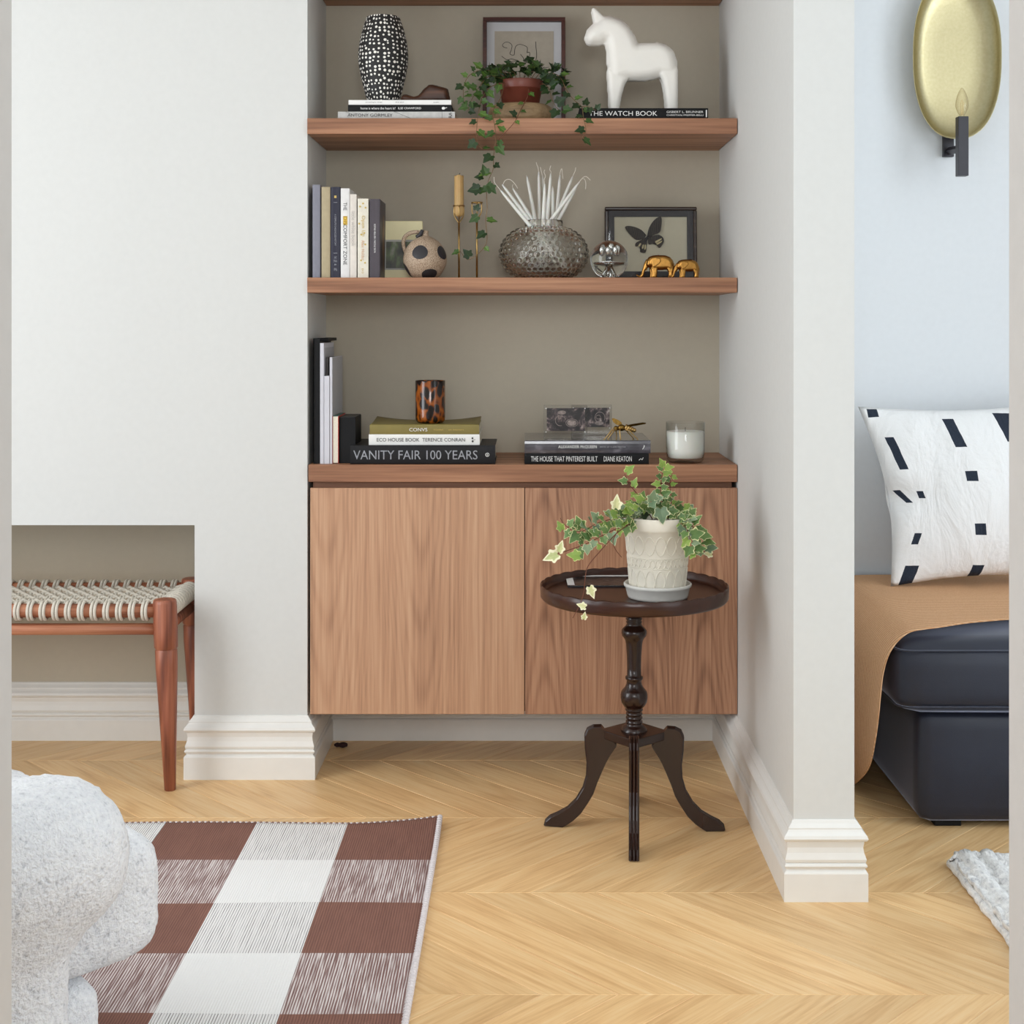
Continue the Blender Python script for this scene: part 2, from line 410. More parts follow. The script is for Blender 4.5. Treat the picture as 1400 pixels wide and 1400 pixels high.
# baseboards: one moulding profile swept along each wall, mitred at the corners
PROF = [(0.022,0),(0.022,0.054),(0.0205,0.057),(0.0165,0.060),(0.0165,0.063),(0.0195,0.065),(0.021,0.0685),(0.0195,0.072),(0.0165,0.0735),(0.0185,0.076),(0.0195,0.081),
        (0.0155,0.093),(0.014,0.103),(0.0155,0.112),(0.0155,0.1145),(0.020,0.117),(0.0225,0.1215),(0.0205,0.127),(0.0145,0.133),(0.012,0.137),(0.012,0.140),(0.0055,0.147),(0.003,0.152),(0.0,0.153)]
def offsets(path):
    """left-hand mitred offset direction at each path vertex (room side)"""
    out = []
    for i in range(len(path)):
        ns = []
        if i > 0: d = (Vector(path[i])-Vector(path[i-1])).normalized(); ns.append(Vector((d.y, -d.x)))
        if i < len(path)-1: d = (Vector(path[i+1])-Vector(path[i])).normalized(); ns.append(Vector((d.y, -d.x)))
        if len(ns) == 2:
            b = ns[0]+ns[1]; b = b/ (1+ns[0].dot(ns[1])); out.append(b)
        else: out.append(ns[0])
    return out
def baseboard(path, names):
    offs = offsets(path)
    for i, nm in enumerate(names):
        if nm is None: continue
        bm = B(); rings = []
        for j in (i, i+1):
            p = Vector(path[j]); o = offs[j]
            rings.append([bm.verts.new((p.x+o.x*d, p.y+o.y*d, z)) for d, z in PROF]+[bm.verts.new((p.x, p.y, 0))])
        m = len(rings[0])
        for q in range(m): bm.faces.new((rings[0][q], rings[1][q], rings[1][(q+1)%m], rings[0][(q+1)%m]))
        bm.faces.new(rings[0]); bm.faces.new(rings[1][::-1])
        bmesh.ops.recalc_face_normals(bm, faces=bm.faces)
        struct(obj('baseboard_'+nm, bm, TRIM))
baseboard([(OX0, YW), (OX1, YW), (OX1, YB), (XL, YB), (XL, YW), (XR, YW), (XR, YP), (XP, YP), (XP, YR), (XWR, YR)],
          ['hearth_back', 'hearth_side', 'breast', 'alcove_left', 'alcove_back', 'right', 'pillar_front', 'pillar_side', 'right_room'])

# ------------------------------------------------------------------ built-in shelves and cabinet
SF = 3.425
def shelf(z0, z1, label, mat=WAL_X, dx=0.0):
    o = obj('floating_shelf', bx(XL+0.001, XR-0.002, SF, YW-0.0005, z0, z1), mat); bevel(o, 0.0012)
    return tag(o, label, 'shelf')
Z1, Z2, ZT = 1.6275, 1.2346, 0.7730
shelf(1.980, 2.019, 'walnut floating shelf at the top of the alcove, above the horse', WAL_X)
shelf(1.5887, Z1, 'walnut floating shelf in alcove carrying the white horse and potted ivy')
shelf(1.1975, Z2, 'walnut floating shelf in alcove carrying upright books and bobbled glass vase')
wt = obj('worktop', bx(XL+0.004, XR-0.002, SF, YW-0.0005, 0.7306, ZT), WAL_X); bevel(wt, 0.0012)
tag(wt, 'thick walnut worktop on top of the two-door cabinet', 'worktop')
cab = thing('cabinet', 'wall-hung walnut cabinet with two plain doors below the worktop', 'cabinet', (0, 0, 0.155))
obj('body', bx(XL+0.012, XR-0.012, SF+0.024, YW-0.024, 0.004, 0.5756), WAL_D, cab)
for (xa, xb, mt) in ((-0.534, -0.0055, WAL_Z), (-0.0035, 0.5195, WAL_Z2)):
    xc = (xa+xb)/2
    d = obj('door', bx(xa-xc, xb-xc, -0.009, 0.009, 0, 0.558), mt, cab); d.location = (xc, SF+0.012, 0.0024); bevel(d, 0.001)

# ------------------------------------------------------------------ lettering
def text_mesh(body, w, h, thick=0.00025):
    cu = bpy.data.curves.new('txt', 'FONT'); cu.body = body; cu.resolution_u = 3; cu.extrude = 0.0; cu.align_x = 'CENTER'
    o = bpy.data.objects.new('txt', cu); COL.objects.link(o)
    dg = bpy.context.evaluated_depsgraph_get(); me = bpy.data.meshes.new_from_object(o.evaluated_get(dg))
    bpy.data.objects.remove(o, do_unlink=True)
    xs = [v.co.x for v in me.vertices]; ys = [v.co.y for v in me.vertices]
    x0, x1, y0, y1 = min(xs), max(xs), min(ys), max(ys)
    for v in me.vertices:
        v.co = Vector(((v.co.x-(x0+x1)/2)/(x1-x0)*w, 0, (v.co.y-(y0+y1)/2)/(y1-y0)*h))
    me.materials.clear(); return me
def letter(parent, body, w, h, loc, mat, rot=(0,0,0)):
    me = text_mesh(body, w, h); o = obj('lettering', me, mat, parent); o.location = loc; o.rotation_euler = rot; return o

# ------------------------------------------------------------------ books
def book(label, L, T, D, cov, loc, upright=False, rz=0.0, texts=(), group=None, hard=True, pages=CREAMP, name='book', spine=None, tilt=0.0, extra=None):
    """local frame: spine along X (length L) at y=0 facing -Y, thickness T up Z, depth D along +Y"""
    rot = (0, PI/2, 0) if upright else (0, 0, rz)
    t = thing(name, label, 'book', loc, rot, group)
    if upright and tilt: t.rotation_euler = (0, PI/2+tilt, 0)
    bt = 0.0024 if hard else 0.0009
    bm = B()
    box(bm, -L/2, L/2, 0.0, D, 0, bt); box(bm, -L/2, L/2, 0, D, T-bt, T)
    o = obj('cover', bm, cov, t); bevel(o, 0.0006, 1)
    # slightly rounded spine
    bm = B(); ring = []
    for k in range(7):
        a = -PI/2+PI*k/6; ring.append((-0.0022*math.cos(a)*(1 if hard else .5), T/2+T/2*math.sin(a)))
    va = [bm.verts.new((-L/2, y, z)) for y, z in ring]+[bm.verts.new((-L/2, 0.002, T)), bm.verts.new((-L/2, 0.002, 0))]
    vb = [bm.verts.new((L/2, v.co.y, v.co.z)) for v in va]
    m = len(va); bm.faces.new(va); bm.faces.new(vb[::-1])
    for k in range(m): bm.faces.new((va[k], vb[k], vb[(k+1)%m], va[(k+1)%m]))
    bmesh.ops.recalc_face_normals(bm, faces=bm.faces)
    obj('spine', bm, spine or cov, t)
    e = 0.003 if hard else 0.0008
    obj('pages', bx(-L/2+e, L/2-e, 0.002, D-e, bt, T-bt), pages, t)
    for (body, xc, w, h, mt) in texts:
        letter(t, body, w, h, (xc, -0.0026, T/2), mt)
    return t
def px2(x0, x1, Y=3.44): return ((x0+x1)/2-CX)*Y/F, (x1-x0)*Y/F
# --- stack on the top shelf, left
s = 3.44/F
x, L = px2(462, 622)
C_GORM = plain('cover_concrete_grey', srgb(188, 187, 184), 0.5, 0.10, 90)
b1 = book('pale grey book with plain black capitals, lowest of stack under dotted vase', L, 0.0182, 0.21, C_GORM, (x, 3.44, Z1), texts=[('ANTONY GORMLEY', -L*0.225, L*0.385, 0.0075, LBLACK)], hard=False, group='books stacked under the dotted vase')
letter(b1, 'RA', 0.013, 0.0080, (L*0.46, -0.0026, 0.0091), LBLACK, (0, -PI/2, 0))
for (xa, za, xb, zb_) in ((-L*0.02, 0.018, L*0.13, 0.0004), (-L*0.43, 0.018, -L*0.39, 0.012), (L*0.39, 0.0178, L*0.39, 0.0004)):
    obj('printed_line', tube(B(), [(xa, -0.0024, za), (xb, -0.0024, zb_)], 0.0003, 4), LBLACK, b1)
x, L = px2(475.5, 617.5)
zb = Z1+0.0183
b2 = book('black book with small white lettering, middle of stack under dotted vase', L, 0.0176, 0.19, BLACK, (x, 3.445, zb), texts=[('home is where the heart is?', -L*0.21, L*0.335, 0.0060, LWHITE), ('ILSE CRAWFORD', L*0.095, L*0.22, 0.0050, LWHITE)], group='books stacked under the dotted vase')
bm = B(); ellipsoid(bm, (L*0.42, -0.0023, 0.0088), (0.0045, 0.0004, 0.0036), 10, 6); tube(bm, [(L*0.435, -0.0023, 0.009), (L*0.455, -0.0023, 0.0105)], 0.0009, 5); obj('emblem', bm, LWHITE, b2)
zb += 0.0177
b3 = book('slim white book, topmost of stack under dotted vase', L*0.99, 0.0120, 0.19, WHITE, (x, 3.446, zb), hard=False, texts=[('something by design', -L*0.25, L*0.16, 0.0028, LBLACK), ('Kit Jao', 0.0, L*0.08, 0.0028, LBLACK), ('studio', L*0.35, L*0.055, 0.0024, LBLACK)], group='books stacked under the dotted vase')
zb += 0.0121
# --- dotted vase
tm = NT('black_with_white_dots')
vo = tm.n('ShaderNodeTexVoronoi', voronoi_dimensions='2D'); vo.inputs['Scale'].default_value = 92; vo.inputs['Randomness'].default_value = 0.50
at = tm.n('ShaderNodeAttribute', attribute_name='surf'); tm.l(at.outputs['Vector'], vo.inputs['Vector'])
cs = tm.n('ShaderNodeSeparateColor'); tm.l(vo.outputs['Color'], cs.inputs[0])
sz = tm.math('MULTIPLY_ADD', cs.outputs[0], 0.13, 0.185)
msk = tm.math('LESS_THAN', vo.outputs['Distance'], sz)
tm.base(tm.mix(msk, srgb(18, 16, 15), srgb(236, 232, 224))); tm.set(Roughness=0.6); tm.bump(msk, 0.4, 0.001)
vz = thing('vase', 'black barrel-shaped vase covered in white dots, standing on books', 'vase', (*P(524, 0, 3.53).to_2d(), zb))
prof = [(0.030,0),(0.036,0.001),(0.0395,0.008),(0.046,0.028),(0.055,0.065),(0.0615,0.098),(0.0632,0.122),(0.0615,0.148),(0.056,0.178),(0.049,0.202),(0.0435,0.218),(0.042,0.222),(0.040,0.223),(0.038,0.221),(0.041,0.205)]
pf = [(p.x, p.z) for p in smoothline([(r, 0, z) for r, z in prof], 3)]
vb = obj('body', lathe(B(), pf, 96, capt=False), tm.m, vz, True); vb.rotation_euler = (0, 0, PI/2)
sa = vb.data.attributes.new('surf', 'FLOAT_VECTOR', 'POINT')
for k, v in enumerate(vb.data.vertices):
    sa.data[k].vector = ((math.atan2(v.co.y, v.co.x) % (2*PI))*0.054, v.co.z, 0)
obj('interior', lathe(B(), [(0.0405,0.206),(0.050,0.17),(0.050,0.10),(0.035,0.02)][::-1], 32, capt=False), BLACK, vz, True)
# --- carved wooden shoe last
def zo(pts, cx, base, k): return [((a-cx)/k, (base-b)/k) for a, b in pts]
kk = 4.516*543
sh = zo([(625,560),(640,548),(660,548),(700,562),(730,556),(760,520),(795,488),(815,486),(870,500),(912,512),(922,545),(928,606),(800,610),(700,606),(640,606),(622,585)], 775, 608, kk)
sl = obj('shoe_last', inflate(B(), sh, 0.002, 0.024, 0.014), wood('dark_carved_wood', srgb(30,16,10), srgb(66,38,24), srgb(96,60,38), 'X', 0.45, 5, 12, 0.2)); remesh(sl, 0.002, 6)
sl.location = (*P(582, 0, 3.52).to_2d(), zb+0.0005)
tag(sl, 'dark brown carved wooden shoe last lying on books beside dotted vase', 'shoe last')

# ------------------------------------------------------------------ framed line drawing
fy = 3.70; fr = thing('picture_frame', 'dark brown frame with beige line drawing, leaning behind the potted ivy', 'picture', (*P(716.5, 0, fy).to_2d(), Z1), (math.radians(-4), 0, 0))
FW, FH, ft = 0.220/2, 0.312, 0.0105
MAHF = wood('mahogany_frame', srgb(40,14,8), srgb(74,30,18), srgb(94,44,28), 'X', 0.4, 4, 8, 0.1)
for (a, b, c, d) in ((-FW, FW, 0, ft), (-FW, FW, FH-ft, FH), (-FW, -FW+ft, ft, FH-ft), (FW-ft, FW, ft, FH-ft)):
    o = obj('frame_bar', bx(a, b, -0.012, 0.016, c, d), MAHF, fr); bevel(o, 0.001)
obj('backing', bx(-FW+0.003, FW-0.003, 0.008, 0.015, 0.003, FH-0.003), BLACK, fr)
obj('mount', bx(-FW+ft, FW-ft, 0.002, 0.006, ft, FH-ft), plain('mount_card', srgb(196, 196, 198), 0.8, 0.02), fr)
obj('drawing_paper', bx(-0.079, 0.079, 0.0008, 0.0019, 0.05, 0.277), plain('beige_paper', srgb(172, 163, 148), 0.85, 0.05, 50), fr)
kz = 9.333*513.5; fx = lambda a, b: ((a-621)/kz, 0.0, FH-(b-75)/kz)
bm = B()
for ln in ([(405,462),(360,450),(345,420),(380,388),(430,392),(465,430),(455,490),(440,540),(490,552),(500,490),(515,440),(560,415),(610,425),(660,455),(658,525)],
           [(658,525),(690,520),(688,570),(640,600),(615,660),(605,720)], [(770,380),(772,450),(782,540),(770,620),(735,660),(690,720)],
           [(335,570),(400,615),(460,605),(520,625),(440,650),(400,700)], [(575,545),(610,590),(625,620)], [(560,720),(640,800),(720,850),(840,880)]):
    tube(bm, [(p.x, p.y, p.z) for p in smoothline([fx(*q) for q in ln], 5)], 0.00065, 5)
obj('drawn_line', bm, LBLACK, fr)

# ------------------------------------------------------------------ ivy
def leaf_mesh(name, mat, edge=True, wide=1.0):
    half = [(0.02,-0.02),(0.22,-0.15),(0.42,-0.04),(0.41,0.14),(0.58,0.34),(0.50,0.45),(0.33,0.48),(0.22,0.68),(0.08,0.90)]
    me = bpy.data.meshes.new(name); V = []; Fc = []; E = []
    mid = [(0,0.0),(0,0.3),(0,0.6),(0,1.0)]
    for (x, y) in mid: V.append((0, y, -0.05*y*y)); E.append(0.0 if y < 0.9 else 1.0)
    for s in (-1, 1):
        i0 = len(V)
        for (x, y) in half: V.append((s*x*wide, y, 0.16*x-0.10*y*y+0.02)); E.append(1.0)
        r = [i0+k for k in range(len(half))]
        tri = [(0, r[0], r[1]), (0, r[1], r[2]), (0, r[2], r[3]), (0, r[3], 1), (1, r[3], r[4]), (1, r[4], r[5]), (1, r[5], r[6]), (1, r[6], 2), (2, r[6], r[7]), (2, r[7], r[8]), (2, r[8], 3)]
        Fc += [t if s > 0 else t[::-1] for t in tri]
    me.from_pydata(V, [], Fc); me.update()
    at = me.attributes.new('rim', 'FLOAT', 'POINT')
    for k, e in enumerate(E): at.data[k].value = e
    me.materials.append(mat); return me
def leaf_mat(name, a, b, rim=None, rimpos=0.72):
    t = NT(name); oi = t.n('ShaderNodeObjectInfo'); nz = t.noise(t.co((1,1,1), 9.0), 3.0, 3)
    c = t.mix(t.math('MULTIPLY_ADD', nz, 0.6, t.math('MULTIPLY', oi.outputs['Random'], 0.5), clamp=True), a, b)
    at = t.n('ShaderNodeAttribute', attribute_name='rim')
    if rim:
        jag = t.math('MULTIPLY_ADD', nz, 0.5, -0.25)
        k = t.math('MULTIPLY', t.math('SUBTRACT', t.math('ADD', at.outputs['Fac'], jag), rimpos), 6.0, clamp=True)
        c = t.mix(k, c, rim)
    else:
        k = t.math('MULTIPLY', t.math('SUBTRACT', 0.14, at.outputs['Fac']), 7.0, clamp=True)
        c = t.mix(k, c, tuple(min(1, q*1.6) for q in b[:3])+(1,))
    t.base(c); t.set(Roughness=0.42); t.p.inputs['Specular IOR Level'].default_value = 0.4
    return t.m
def place_leaf(me, root, pos, tip, nrm, size, name='leaf'):
    y = tip.normalized(); z = (nrm-y*nrm.dot(y))
    if z.length < 1e-3: z = Vector((0,-1,0.2))
    z.normalize(); x = y.cross(z)
    M = Matrix((x, y, z)).transposed().to_4x4()
    o = link(bpy.data.objects.new(name, me)); o.parent = root
    o.matrix_basis = Matrix.Translation(pos-root.location) @ M @ Matrix.Diagonal((size, size, size, 1))
    return o
def vine(root, pts, mat, r=0.0011, name='stem'):
    line = smoothline([P(*p) for p in pts], 5)
    off = root.location
    obj(name, tube(B(), [p-off for p in line], [r, r*0.6], 6), mat, root, True)
    return line
def leaves_on(root, line, n, meshes, size, rnd, t0=0.1, t1=1.0, spread=0.6, up=0.2, petiole=None, lean=(0,0,0)):
    ds = [0]
    for a, b in zip(line, line[1:]): ds.append(ds[-1]+(b-a).length)
    for i in range(n):
        t = (t0+(t1-t0)*(i+0.5*rnd.random())/max(n-1, 1))*ds[-1]; t = min(t, ds[-1])
        k = max(j for j in range(len(ds)) if ds[j] <= t+1e-9); k = min(k, len(line)-2)
        d = (line[k+1]-line[k]).normalized(); p = line[k]+d*(t-ds[k])
        side = d.cross(Vector((0,-1,0))); side.normalize(); side *= (1 if i % 2 else -1)
        tip = side*(0.7+0.5*rnd.random())+d*0.35+Vector((rnd.uniform(-.5,.5), rnd.uniform(-.6,.1), rnd.uniform(-.5,.35)))+Vector(lean)
        s = size*rnd.uniform(0.7, 1.25)
        pos = p+(side*0.35+Vector((0,-0.25,0.1)))*s*spread
        nrm = Vector((rnd.uniform(-.5,.5), -0.8+rnd.uniform(-.3,.4), up+rnd.uniform(0,.7)))
        place_leaf(rnd.choice(meshes), root, pos, tip, nrm, s)
STEM1 = plain('ivy_stem_brown', srgb(118, 92, 60), 0.7); STEM2 = plain('ivy_stem_red', srgb(104, 58, 38), 0.7)
LG1 = leaf_mesh('ivy_leaf_dark', leaf_mat('ivy_dark_green', srgb(18, 34, 15), srgb(38, 62, 26)))
LG2 = leaf_mesh('ivy_leaf_mid', leaf_mat('ivy_mid_green', srgb(32, 56, 22), srgb(64, 92, 36)), wide=0.85)
LG3 = leaf_mesh('ivy_leaf_bright', leaf_mat('ivy_bright_green', srgb(48, 80, 28), srgb(92, 120, 48)), wide=0.8)
VA1 = leaf_mesh('ivy_leaf_variegated', leaf_mat('ivy_variegated', srgb(66, 98, 52), srgb(112, 142, 78), srgb(222, 220, 164), 0.80), wide=0.95)
VA2 = leaf_mesh('ivy_leaf_variegated_blue', leaf_mat('ivy_variegated_grey', srgb(84, 112, 84), srgb(140, 160, 122), srgb(222, 226, 186), 0.82))
VA3 = leaf_mesh('ivy_leaf_lime', leaf_mat('ivy_lime', srgb(104, 136, 58), srgb(150, 176, 84), srgb(226, 224, 150), 0.85), wide=0.85)
VA4 = leaf_mesh('ivy_leaf_cream', leaf_mat('ivy_cream', srgb(170, 184, 118), srgb(226, 222, 170), srgb(240, 236, 200), 0.5), wide=0.8)
rnd = random.Random(11)
yp = 3.56; pc = P(712, 0, yp)
st = obj('plant_stand', lathe(B(), [(0.060,0),(0.078,0.002),(0.084,0.016),(0.083,0.034),(0.078,0.046),(0.072,0.050),(0.06,0.0505)], 40), wood('pale_turned_wood', srgb(112,88,60), srgb(152,126,92), srgb(174,148,112), 'X', 0.6, 6, 9, 0.2), smooth=True, loc=(pc.x, yp, Z1))
tag(st, 'low round pale wooden stand beneath the terracotta-coloured ivy pot', 'plant stand')
zs = Z1+0.0507
iv = thing('potted_ivy', 'trailing dark green ivy in a brown-red pot, vines hanging over the shelf', 'plant', (pc.x, yp, zs))
POTM = plain('terracotta_plastic', srgb(116, 58, 44), 0.4, 0.05)
obj('pot', lathe(B(), [(0.044,0),(0.0465,0.001),(0.0535,0.040),(0.056,0.0405),(0.0565,0.042),(0.0590,0.061),(0.0585,0.0625),(0.0560,0.0625),(0.0535,0.050)], 36, capt=False), POTM, iv, True)
obj('soil', lathe(B(), [(0.0535,0.051),(0.03,0.055),(0.004,0.057)], 24, capb=False), SOIL, iv, True)
LL = [LG1, LG1, LG2]; L2 = [LG2, LG1, LG3]
def trail(root, pts, n, meshes, size, stem=STEM1, **k):
    ln = vine(root, pts, stem); leaves_on(root, ln, n, meshes, size, rnd, **k)
trail(iv, [(700,112,3.55),(680,100,3.53),(660,96,3.50),(643,102,3.47),(634,118,3.46),(634,140,3.45)], 15, L2, 0.020)
trail(iv, [(692,110,3.54),(670,104,3.50),(656,118,3.47),(644,138,3.45),(640,152,3.44)], 13, L2, 0.021)
trail(iv, [(695,112,3.53),(672,118,3.49),(660,132,3.46),(655,150,3.41),(652,172,3.40),(652,192,3.40),(660,205,3.40)], 11, L2, 0.021)
trail(iv, [(690,112,3.53),(684,135,3.48),(674,152,3.42),(676,170,3.395),(678,190,3.39),(675,212,3.39),(674,232,3.39),(668,246,3.385),(665,262,3.385)], 12, L2, 0.024, t0=0.25)
trail(iv, [(665,262,3.385),(666,285,3.385),(664,302,3.385),(666,325,3.385),(662,338,3.385),(650,350,3.385),(640,355,3.39),(634,350,3.39),(629,343,3.39)], 5, [LG2, LG3, LG1], 0.021, t0=0.25)
place_leaf(LG1, iv, P(655,258,3.38), Vector((-1,0,-.2)), Vector((0,-1,.3)), 0.030); place_leaf(LG2, iv, P(666,262,3.38), Vector((.3,0,1)), Vector((0,-1,.2)), 0.028)
place_leaf(LG2, iv, P(664,238,3.38), Vector((-.3,0,1)), Vector((.2,-1,.3)), 0.026); place_leaf(LG1, iv, P(660,242,3.38), Vector((-1,0,.0)), Vector((0,-1,.6)), 0.022)
place_leaf(LG2, iv, P(653,296,3.38), Vector((-.9,0,-.6)), Vector((0.2,-1,.3)), 0.026); place_leaf(LG1, iv, P(651,287,3.38), Vector((.3,0,.8)), Vector((-.2,-1,.2)), 0.018)
trail(iv, [(722,112,3.54),(722,130,3.49),(712,150,3.46),(704,166,3.40),(692,180,3.395),(681,192,3.39)], 7, L2, 0.019, stem=STEM2, t0=0.2)
trail(iv, [(735,112,3.55),(752,100,3.52),(766,106,3.50),(774,122,3.47),(784,136,3.45),(795,146,3.43),(798,163,3.40),(801,178,3.40),(796,190,3.40)], 13, L2, 0.020)
trail(iv, [(738,112,3.54),(750,120,3.50),(754,134,3.47),(760,146,3.45),(768,154,3.44)], 9, LL, 0.024)
trail(iv, [(795,146,3.43),(805,146,3.42),(815,151,3.42)], 3, L2, 0.018)
for i in range(115):
    a = rnd.uniform(0, 1); px = 662+108*a; py = 103-13*math.sin(PI*a)+rnd.uniform(-8, 16); Y = 3.56+rnd.uniform(-0.07, 0.07)
    p = P(px, py, Y); d = Vector((px-712, 0, 0))*0.012
    place_leaf(rnd.choice([LG1, LG1, LG1, LG2]), iv, p, d+Vector((rnd.uniform(-1,1), rnd.uniform(-1,.3), rnd.uniform(-.4,.8))), Vector((rnd.uniform(-.5,.5), -0.6, 0.6+rnd.uniform(-.4,.4))), rnd.uniform(0.015, 0.025))
for i in range(9):
    px = 670+10*i; obj('stem', tube(B(), smoothline([P(712+(px-712)*0.35, 116, yp)-iv.location, P(712+(px-712)*0.7, 100, yp-0.01)-iv.location, P(px, 98, yp-0.02)-iv.location], 4), 0.0009, 5), STEM1, iv)

# ------------------------------------------------------------------ white horse on its book
x, L = px2(792, 968)
bk = book('black book with white serif capitals beneath the white horse', L, 0.0268, 0.24, BLACK, (x, 3.44, Z1),
     texts=[('THE WATCH BOOK', -L*0.16, L*0.53, 0.0115, LWHITE)])
letter(bk, 'GISBERT L. BRUNNER', L*0.285, 0.0052, (L*0.32, -0.0026, 0.0172), LWHITE); letter(bk, 'CHRISTIAN PFEIFFER-BELLI', L*0.285, 0.0042, (L*0.32, -0.0026, 0.0092), LWHITE)
bm = B(); box(bm, L*0.482, L*0.491, -0.0026, -0.0020, 0.004, 0.022); obj('emblem', bm, LWHITE, bk)
zh = Z1+0.0270; kh = 4.375*538; hb = 684
cv = lambda pts: [((a-780)/kh, (hb-b)/kh) for a, b in pts]
bm = B()
body = [(555,262),(565,330),(568,400),(572,470),(600,500),(640,505),(680,488),(740,492),(830,486),(880,470),(930,480),(988,470),(990,420),(985,370),(965,315),(920,277),(870,261),(800,264),(752,270),(735,225),(700,170),(650,127),(590,105),(540,104),(500,140),(485,148),(445,192),(430,238),(448,272),(468,282),(545,274)]
inflate(bm, cv(body), 0.003, 0.034, 0.026)
inflate(bm, cv([(545,106),(500,62),(486,56),(472,68),(480,105),(490,160),(560,160)]), 0.0015, 0.010, 0.008, -0.013)
inflate(bm, cv([(545,106),(500,62),(486,56),(472,68),(480,105),(490,160),(560,160)]), 0.0015, 0.010, 0.008, 0.013)
for yq in (-0.017, 0.017):
    inflate(bm, cv([(566,420),(690,480),(668,530),(652,590),(642,650),(640,684),(580,684),(578,640),(574,560),(569,490)]), 0.002, 0.0145, 0.012, yq)
    inflate(bm, cv([(870,440),(988,420),(990,520),(987,640),(985,684),(917,684),(915,640),(908,560),(896,495)]), 0.002, 0.0145, 0.012, yq)
ho = obj('horse_figurine', bm, plain('matt_white_ceramic', srgb(240, 237, 230), 0.5, 0.015, 20)); remesh(ho, 0.0024, 10, 0.5)
ho.location = (*P(700+780/4.375, 0, 3.53).to_2d(), zh); tag(ho, 'smooth matt white folk horse figurine standing on a black book', 'figurine')

# ------------------------------------------------------------------ middle shelf: upright books
def ub(x0, x1, ytop, label, cov, D, texts=(), hard=True, pages=CREAMP, Yf=3.445, rz=0):
    xa = (x0-CX)*Yf/F; xb = (x1-CX)*Yf/F; h = (379.4-ytop)*3.425/F*1.004
    # upright: local X -> -Z, local Z -> +X ; thing origin at mid height, left edge
    return book(label, h, xb-xa, D, cov, (xa, Yf, Z2+h/2), True, texts=texts, hard=hard, pages=pages, group='upright books on the middle shelf')
ub(427.2, 438.0, 252, 'tall slim grey-blue book standing upright against the alcove side', cover('slate_blue', (128,128,140)), 0.20)
ub(439.6, 451.6, 255, 'plain beige cloth book standing upright between grey-blue and navy books', cover('beige_cloth', (176,162,132), 0.8), 0.19)
h_ = 0.225
nb = ub(452.2, 465.2, 255, 'navy book standing upright with small pale lettering on spine', cover('navy', (26,26,48)), 0.19,
   texts=[('A COMPLETE CHRONICLED HISTORY', -0.006, 0.078, 0.0040, LGREY), ('THE', 0.062, 0.006, 0.0060, LGREY), ('LIFE', 0.071, 0.006, 0.0080, LGREY), ('&', 0.080, 0.004, 0.005, LGREY), ('ART', 0.092, 0.007, 0.008, LGREY)])
bm = B(); box(bm, -0.091, -0.085, -0.0027, -0.0021, 0.009, 0.0145); obj('emblem', bm, LGOLD, nb)
for xq in (-0.0745, 0.051): obj('printed_line', bx(xq, xq+0.001, -0.0027, -0.0021, 0.007, 0.0165), LGREY, nb)
dz = ub(465.9, 478.2, 257, 'white book standing upright with bold black capitals on spine', cover('white', (226,224,222)), 0.16,
   texts=[('THE', -0.066, 0.0195, 0.0088, LBLACK), ('COMFORT ZONE', 0.0290, 0.1000, 0.0088, LBLACK)])
letter(dz, 'DIS', 0.0205, 0.0088, (-0.031, -0.0026, 0.0112), plain('print_yellow_ink', srgb(150,116,30), 0.5))
bm = B(); box(bm, -0.042, -0.020, -0.0024, -0.0018, 0.0062, 0.0165); obj('highlight', bm, plain('print_yellow', srgb(226,186,70), 0.5), dz)
ub(478.6, 487.6, 265, 'slim ivory book standing upright with faint grey title', cover('ivory', (222,214,204)), 0.15, texts=[('little white book', -0.018, 0.087, 0.0088, plain('print_faint', srgb(186,180,174), 0.5))], hard=False)
ou = ub(489.0, 503.8, 271, 'off-white book standing upright with gold dots on spine', cover('off_white', (224,218,202)), 0.14,
   texts=[('Open Up', -0.030, 0.052, 0.0105, LGOLD), ('Alex Holder', 0.030, 0.050, 0.0075, plain('print_peach', srgb(206,160,120), 0.5))], hard=False)
for (a, b) in ((-0.086,.0135),(-0.0785,.006),(-0.0755,.0195),(-0.036,.004),(-0.013,.0165),(-0.009,.009),(0.0155,.019),(0.055,.0085),(0.061,.0185)):
    bm = B(); res = bmesh.ops.create_circle(bm, cap_ends=True, segments=12, radius=0.0023); bmesh.ops.transform(bm, matrix=Matrix.Translation((a, -0.0020, b)) @ Matrix.Rotation(PI/2, 4, 'X'), verts=res['verts'])
    obj('gold_dot', bm, LGOLD, ou)
letter(ou, '(c)', 0.012, 0.006, (0.081, -0.0022, 0.0125), LGOLD)
dk = ub(505.6, 519.6, 271.5, 'dark plum book standing upright at the end of the row', cover('plum', (66,58,66)), 0.135, texts=[('SOPHIE HELLYER / NICOLE SILVA', 0.0, 0.072, 0.0042, LWHITE)])
bm = B(); ellipsoid(bm, (0.01, 0.075, 0.0262), (0.075, 0.022, 0.0006), 16, 8); obj('cover_print', bm, plain('print_portrait', srgb(120, 92, 70), 0.5, 0.5, 30), dk)
